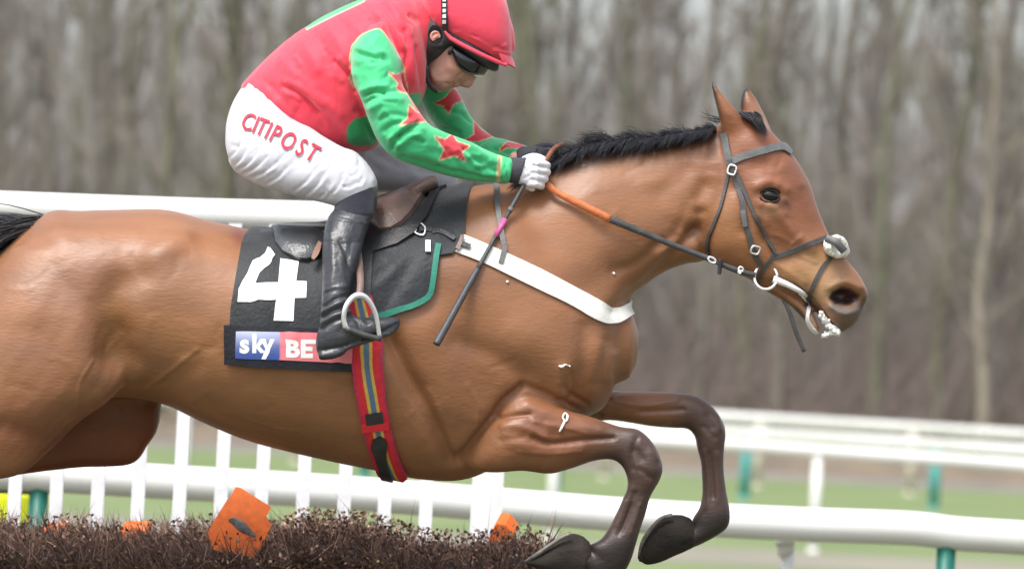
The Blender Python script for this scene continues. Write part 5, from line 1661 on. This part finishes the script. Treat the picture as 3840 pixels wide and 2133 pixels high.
# peak
def peak():
    V, F = [], []
    n, m_ = 18, 8
    for lay_ in (0, 1):
        for i in range(n + 1):
            a = -1.25 + 2.5 * i / n
            for j in range(m_ + 1):
                t = j / m_
                back = np.array([1850.0, 200.0]) + np.array([62, 2]) * math.cos(a) * 1.0
                fr = np.array([1846.0, 208.0]) + np.array([88, 44]) * (math.cos(a) ** .8 if math.cos(a) > 0 else 0)
                q = back + (fr - back) * t
                q = q + np.array([0, 1]) * (lay_ * 7) + np.array([2, -4]) * math.sin(math.pi * t)
                V.append(P(q[0], q[1], .115 * math.sin(a) * (1 - .08 * t)))
    k = (n + 1) * (m_ + 1)
    for i in range(n):
        for j in range(m_):
            a_, b_ = i * (m_ + 1) + j, (i + 1) * (m_ + 1) + j
            F.append((a_, a_ + 1, b_ + 1, b_))
            F.append((k + a_, k + b_, k + b_ + 1, k + a_ + 1))
    for i in range(n):
        a_, b_ = i * (m_ + 1) + m_, (i + 1) * (m_ + 1) + m_
        F.append((a_, k + a_, k + b_, b_))
    return np.array(V), F
V, F = peak()
finish('peak', V, F, helmet_m, helm)
# rim of the red silk along the helmet edge
rim = [(1668, 118), (1684, 138), (1702, 152), (1777, 192), (1850, 226), (1900, 246)]
HH = tree_of(HVv, HFf)
V, F = tube([P(x, y, -.118 + .02 * ((x - 1720) / 150) ** 2) for x, y in rim], [.003, .005, .006, .006, .006, .005], 10, 4)
finish('rim', V, F, helmet_m, helm)
# elastic band of the goggles over the helmet, with its pale print
el = [(1664, -95), (1665, -50), (1666, 0), (1668, 50), (1671, 98), (1674, 135)]
finish('goggle_band', *strap(HH, el, 21, .005, .004), black_cloth, helm)
for i in range(5):
    y = -6 + i * 20
    q = [(1661 + i * .4, y), (1673 + i * .4, y), (1673.5 + i * .4, y + 13), (1661.5 + i * .4, y + 13)]
    V, F = drape(HH, q, .0065, .002, 8)
    finish('print', V, F, white_vinyl, helm)
# padded skull cap showing under the helmet and over the ear
cap = [(1566, 80, 1566, 190, .05, 0), (1580, 58, 1592, 240, .085, 0), (1610, 40, 1634, 236, .103, 0), (1645, 50, 1684, 200, .108, 0), (1690, 80, 1708, 190, .112, 0), (1760, 130, 1764, 228, .113, 0), (1820, 175, 1822, 258, .106, 0), (1856, 205, 1856, 270, .075, 0)]
CV, CF, _ = fuse([loft(cap, 36, 5, 2.6), loft([(1570, 180, 1600, 262, .098, 0), (1590, 195, 1608, 290, .088, 0)], 20, 4), tube([P(1598, 250, -.095), P(1600, 290, -.086), P(1618, 328, -.066), P(1638, 346, -.044)], [.011, .008, .007, .006], 8, 4)], .0042, 5)
CV = sculpt(CV, CF, [([(1633, 138)], 18, -12), ([(1612, 125), (1622, 165), (1655, 172)], 9, 3), ([(1648, 190), (1690, 178)], 7, -4), ([(1600, 110), (1590, 180)], 8, 3), ([(1720, 190), (1800, 235), (1850, 258)], 6, -3)])
finish('skull_cap', CV, CF, mat('cap_foam', (.040, .041, .045), .6, .4, .2, 40, .25, 200), rider)
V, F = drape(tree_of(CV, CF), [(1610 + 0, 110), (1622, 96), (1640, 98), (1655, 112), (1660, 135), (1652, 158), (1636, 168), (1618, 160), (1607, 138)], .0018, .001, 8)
finish('ear_hole_shade', V, F, mat('ear_shadow', (.008, .008, .009), .8, .2), rider)  # black patch laid on the cap as the shade of an ear hole
# ear set on the dark patch
CB = tree_of(CV, CF)
e0 = cast(CB, 1637, 139, .004)
mbE = MB()
mbE.add(*tube([e0 + np.array([x, y, .004]) for x, y in ((-.006, -.012), (-.012, -.004), (-.012, .006), (-.004, .013), (.007, .012), (.012, .004), (.010, -.004))], [.003, .004, .004, .0042, .004, .0035, .0025], 8, 4))
mbE.add(*tube([e0 + np.array([x, y, .002]) for x, y in ((-.004, -.008), (-.005, 0), (.001, .006), (.006, .003))], [.003, .0035, .0035, .003], 8, 4))
mbE.add(*tube([e0 + np.array([x, y, -.001]) for x, y in ((-.006, -.004), (.006, .004))], [.008, .008], 8, 2))
eV, eF, _ = fuse([mbE.arrays()], .0016, 2)
finish('ear', eV, eF, mat('ear_skin', (.55, .26, .21), .5, .4, .15, 60, sub=.1), rider)
# goggles
gog = [(1690, 168, 1696, 206, .098, 0), (1714, 170, 1711, 250, .106, 0), (1752, 186, 1742, 276, .104, 0), (1800, 212, 1775, 287, .09, 0), (1832, 240, 1800, 288, .06, 0)]
V, F, _ = fuse([loft(gog, 28, 5, 3.4)], .0042, 4)
finish('goggles', V, F, mat('goggle_lens', (.010, .011, .013), .15, .5, .2, 20, coat=.4), rider)
# chin strap ends
finish('chin_strap', *ribbon([P(1698, 176, -.095), P(1690, 192, -.096), P(1684, 206, -.092)], [.012, .012, .008], .004), black_leather, rider)

# ------------------------------------------------------------------ attendant behind the rail, left edge
at_d = .36 * D
bpos = to_world(P(-70, 1900, at_d))[0]
ax_, ay_ = bpos[0], bpos[1]
sk_pts = [(0, 0, .92), (0, 0, 1.10), (0, 0, 1.28), (0, 0, 1.42), (0, -.01, 1.50), (0, -.03, 1.60), (0, -.03, 1.72)]
def wtube(pts, rad, flat=1.0, na=16):
    return tube([(ax_ + x, ay_ + y, z) for x, y, z in pts], rad, na, 4, world=True, flat=flat)
att_pieces = [wtube([(0, 0, .86), (0, 0, 1.0), (0, 0, 1.2), (0, 0, 1.36), (0, 0, 1.45)], [.16, .165, .185, .19, .10], .7), wtube([(0, -.01, 1.42), (0, -.02, 1.52), (0, -.03, 1.6), (0, -.03, 1.68), (0, -.03, 1.74)], [.06, .06, .085, .095, .05])]
for s_ in (-1, 1):
    att_pieces.append(wtube([(s_ * .09, 0, .92), (s_ * .10, -.01, .5), (s_ * .105, .01, .09), (s_ * .11, -.12, .05)], [.095, .065, .045, .04]))
    att_pieces.append(wtube([(s_ * .17, 0, 1.38), (s_ * .20, .02, 1.15), (s_ * .185, -.10, .95), (s_ * .12, -.22, .98)], [.062, .05, .04, .035]))
aV, aF, _ = fuse(att_pieces, .012, 4)
att = thing('person', (ax_, ay_, 0), 'attendant in black with a yellow hi-vis band, mostly hidden behind the horse and rail', 'person')
dark_coat = mat('dark_coat', (.02, .021, .026), .7, .3, .2, 20, .3, 60)
finish('body', aV, aF, mat('face_skin', (.5, .28, .2), .5, .4), att, world_space=True)
def atfin(name, pcs, m, vox=.012):
    V, F, _ = fuse(pcs, vox, 4)
    return finish(name, V, F, m, att, world_space=True)
atfin('jacket', [wtube([(0, 0, .84), (0, 0, 1.0), (0, 0, 1.2), (0, 0, 1.36), (0, 0, 1.46)], [.185, .19, .205, .21, .11], .74)] + [wtube([(s_ * .17, 0, 1.39), (s_ * .205, .02, 1.15), (s_ * .19, -.10, .96), (s_ * .14, -.19, .98)], [.075, .062, .052, .046]) for s_ in (-1, 1)], dark_coat)
atfin('trousers', [wtube([(s_ * .09, 0, .95), (s_ * .10, -.01, .5), (s_ * .105, .01, .10)], [.11, .08, .065]) for s_ in (-1, 1)] + [wtube([(0, 0, .86), (0, 0, 1.0)], [.17, .175], .74)], dark_coat)
for s_ in (-1, 1):
    atfin('boot', [wtube([(s_ * .105, .02, .16), (s_ * .105, .02, .06), (s_ * .11, -.06, .045), (s_ * .115, -.15, .035)], [.06, .055, .05, .04])], black_leather)
atfin('hair', [wtube([(0, -.01, 1.66), (0, -.02, 1.72), (0, -.03, 1.765)], [.1, .098, .05])], hair_mat)
hv = mat('hi_vis', (.72, .80, .02), .5, .3, .05, 30)
zb = float(to_world(P(60, 1905, at_d))[0][2])
V, F, _ = fuse([wtube([(0, 0, zb - .055), (0, 0, zb + .055)], [.214, .214], .78, 30)] + [wtube([(s_ * .203, .02 + .0, zb + .055), (s_ * .2, .0, zb - .05)], [.07, .066], 1, 20) for s_ in (-1, 1)], .008, 2)
finish('hi_vis_band', V, F, hv, att, world_space=True)
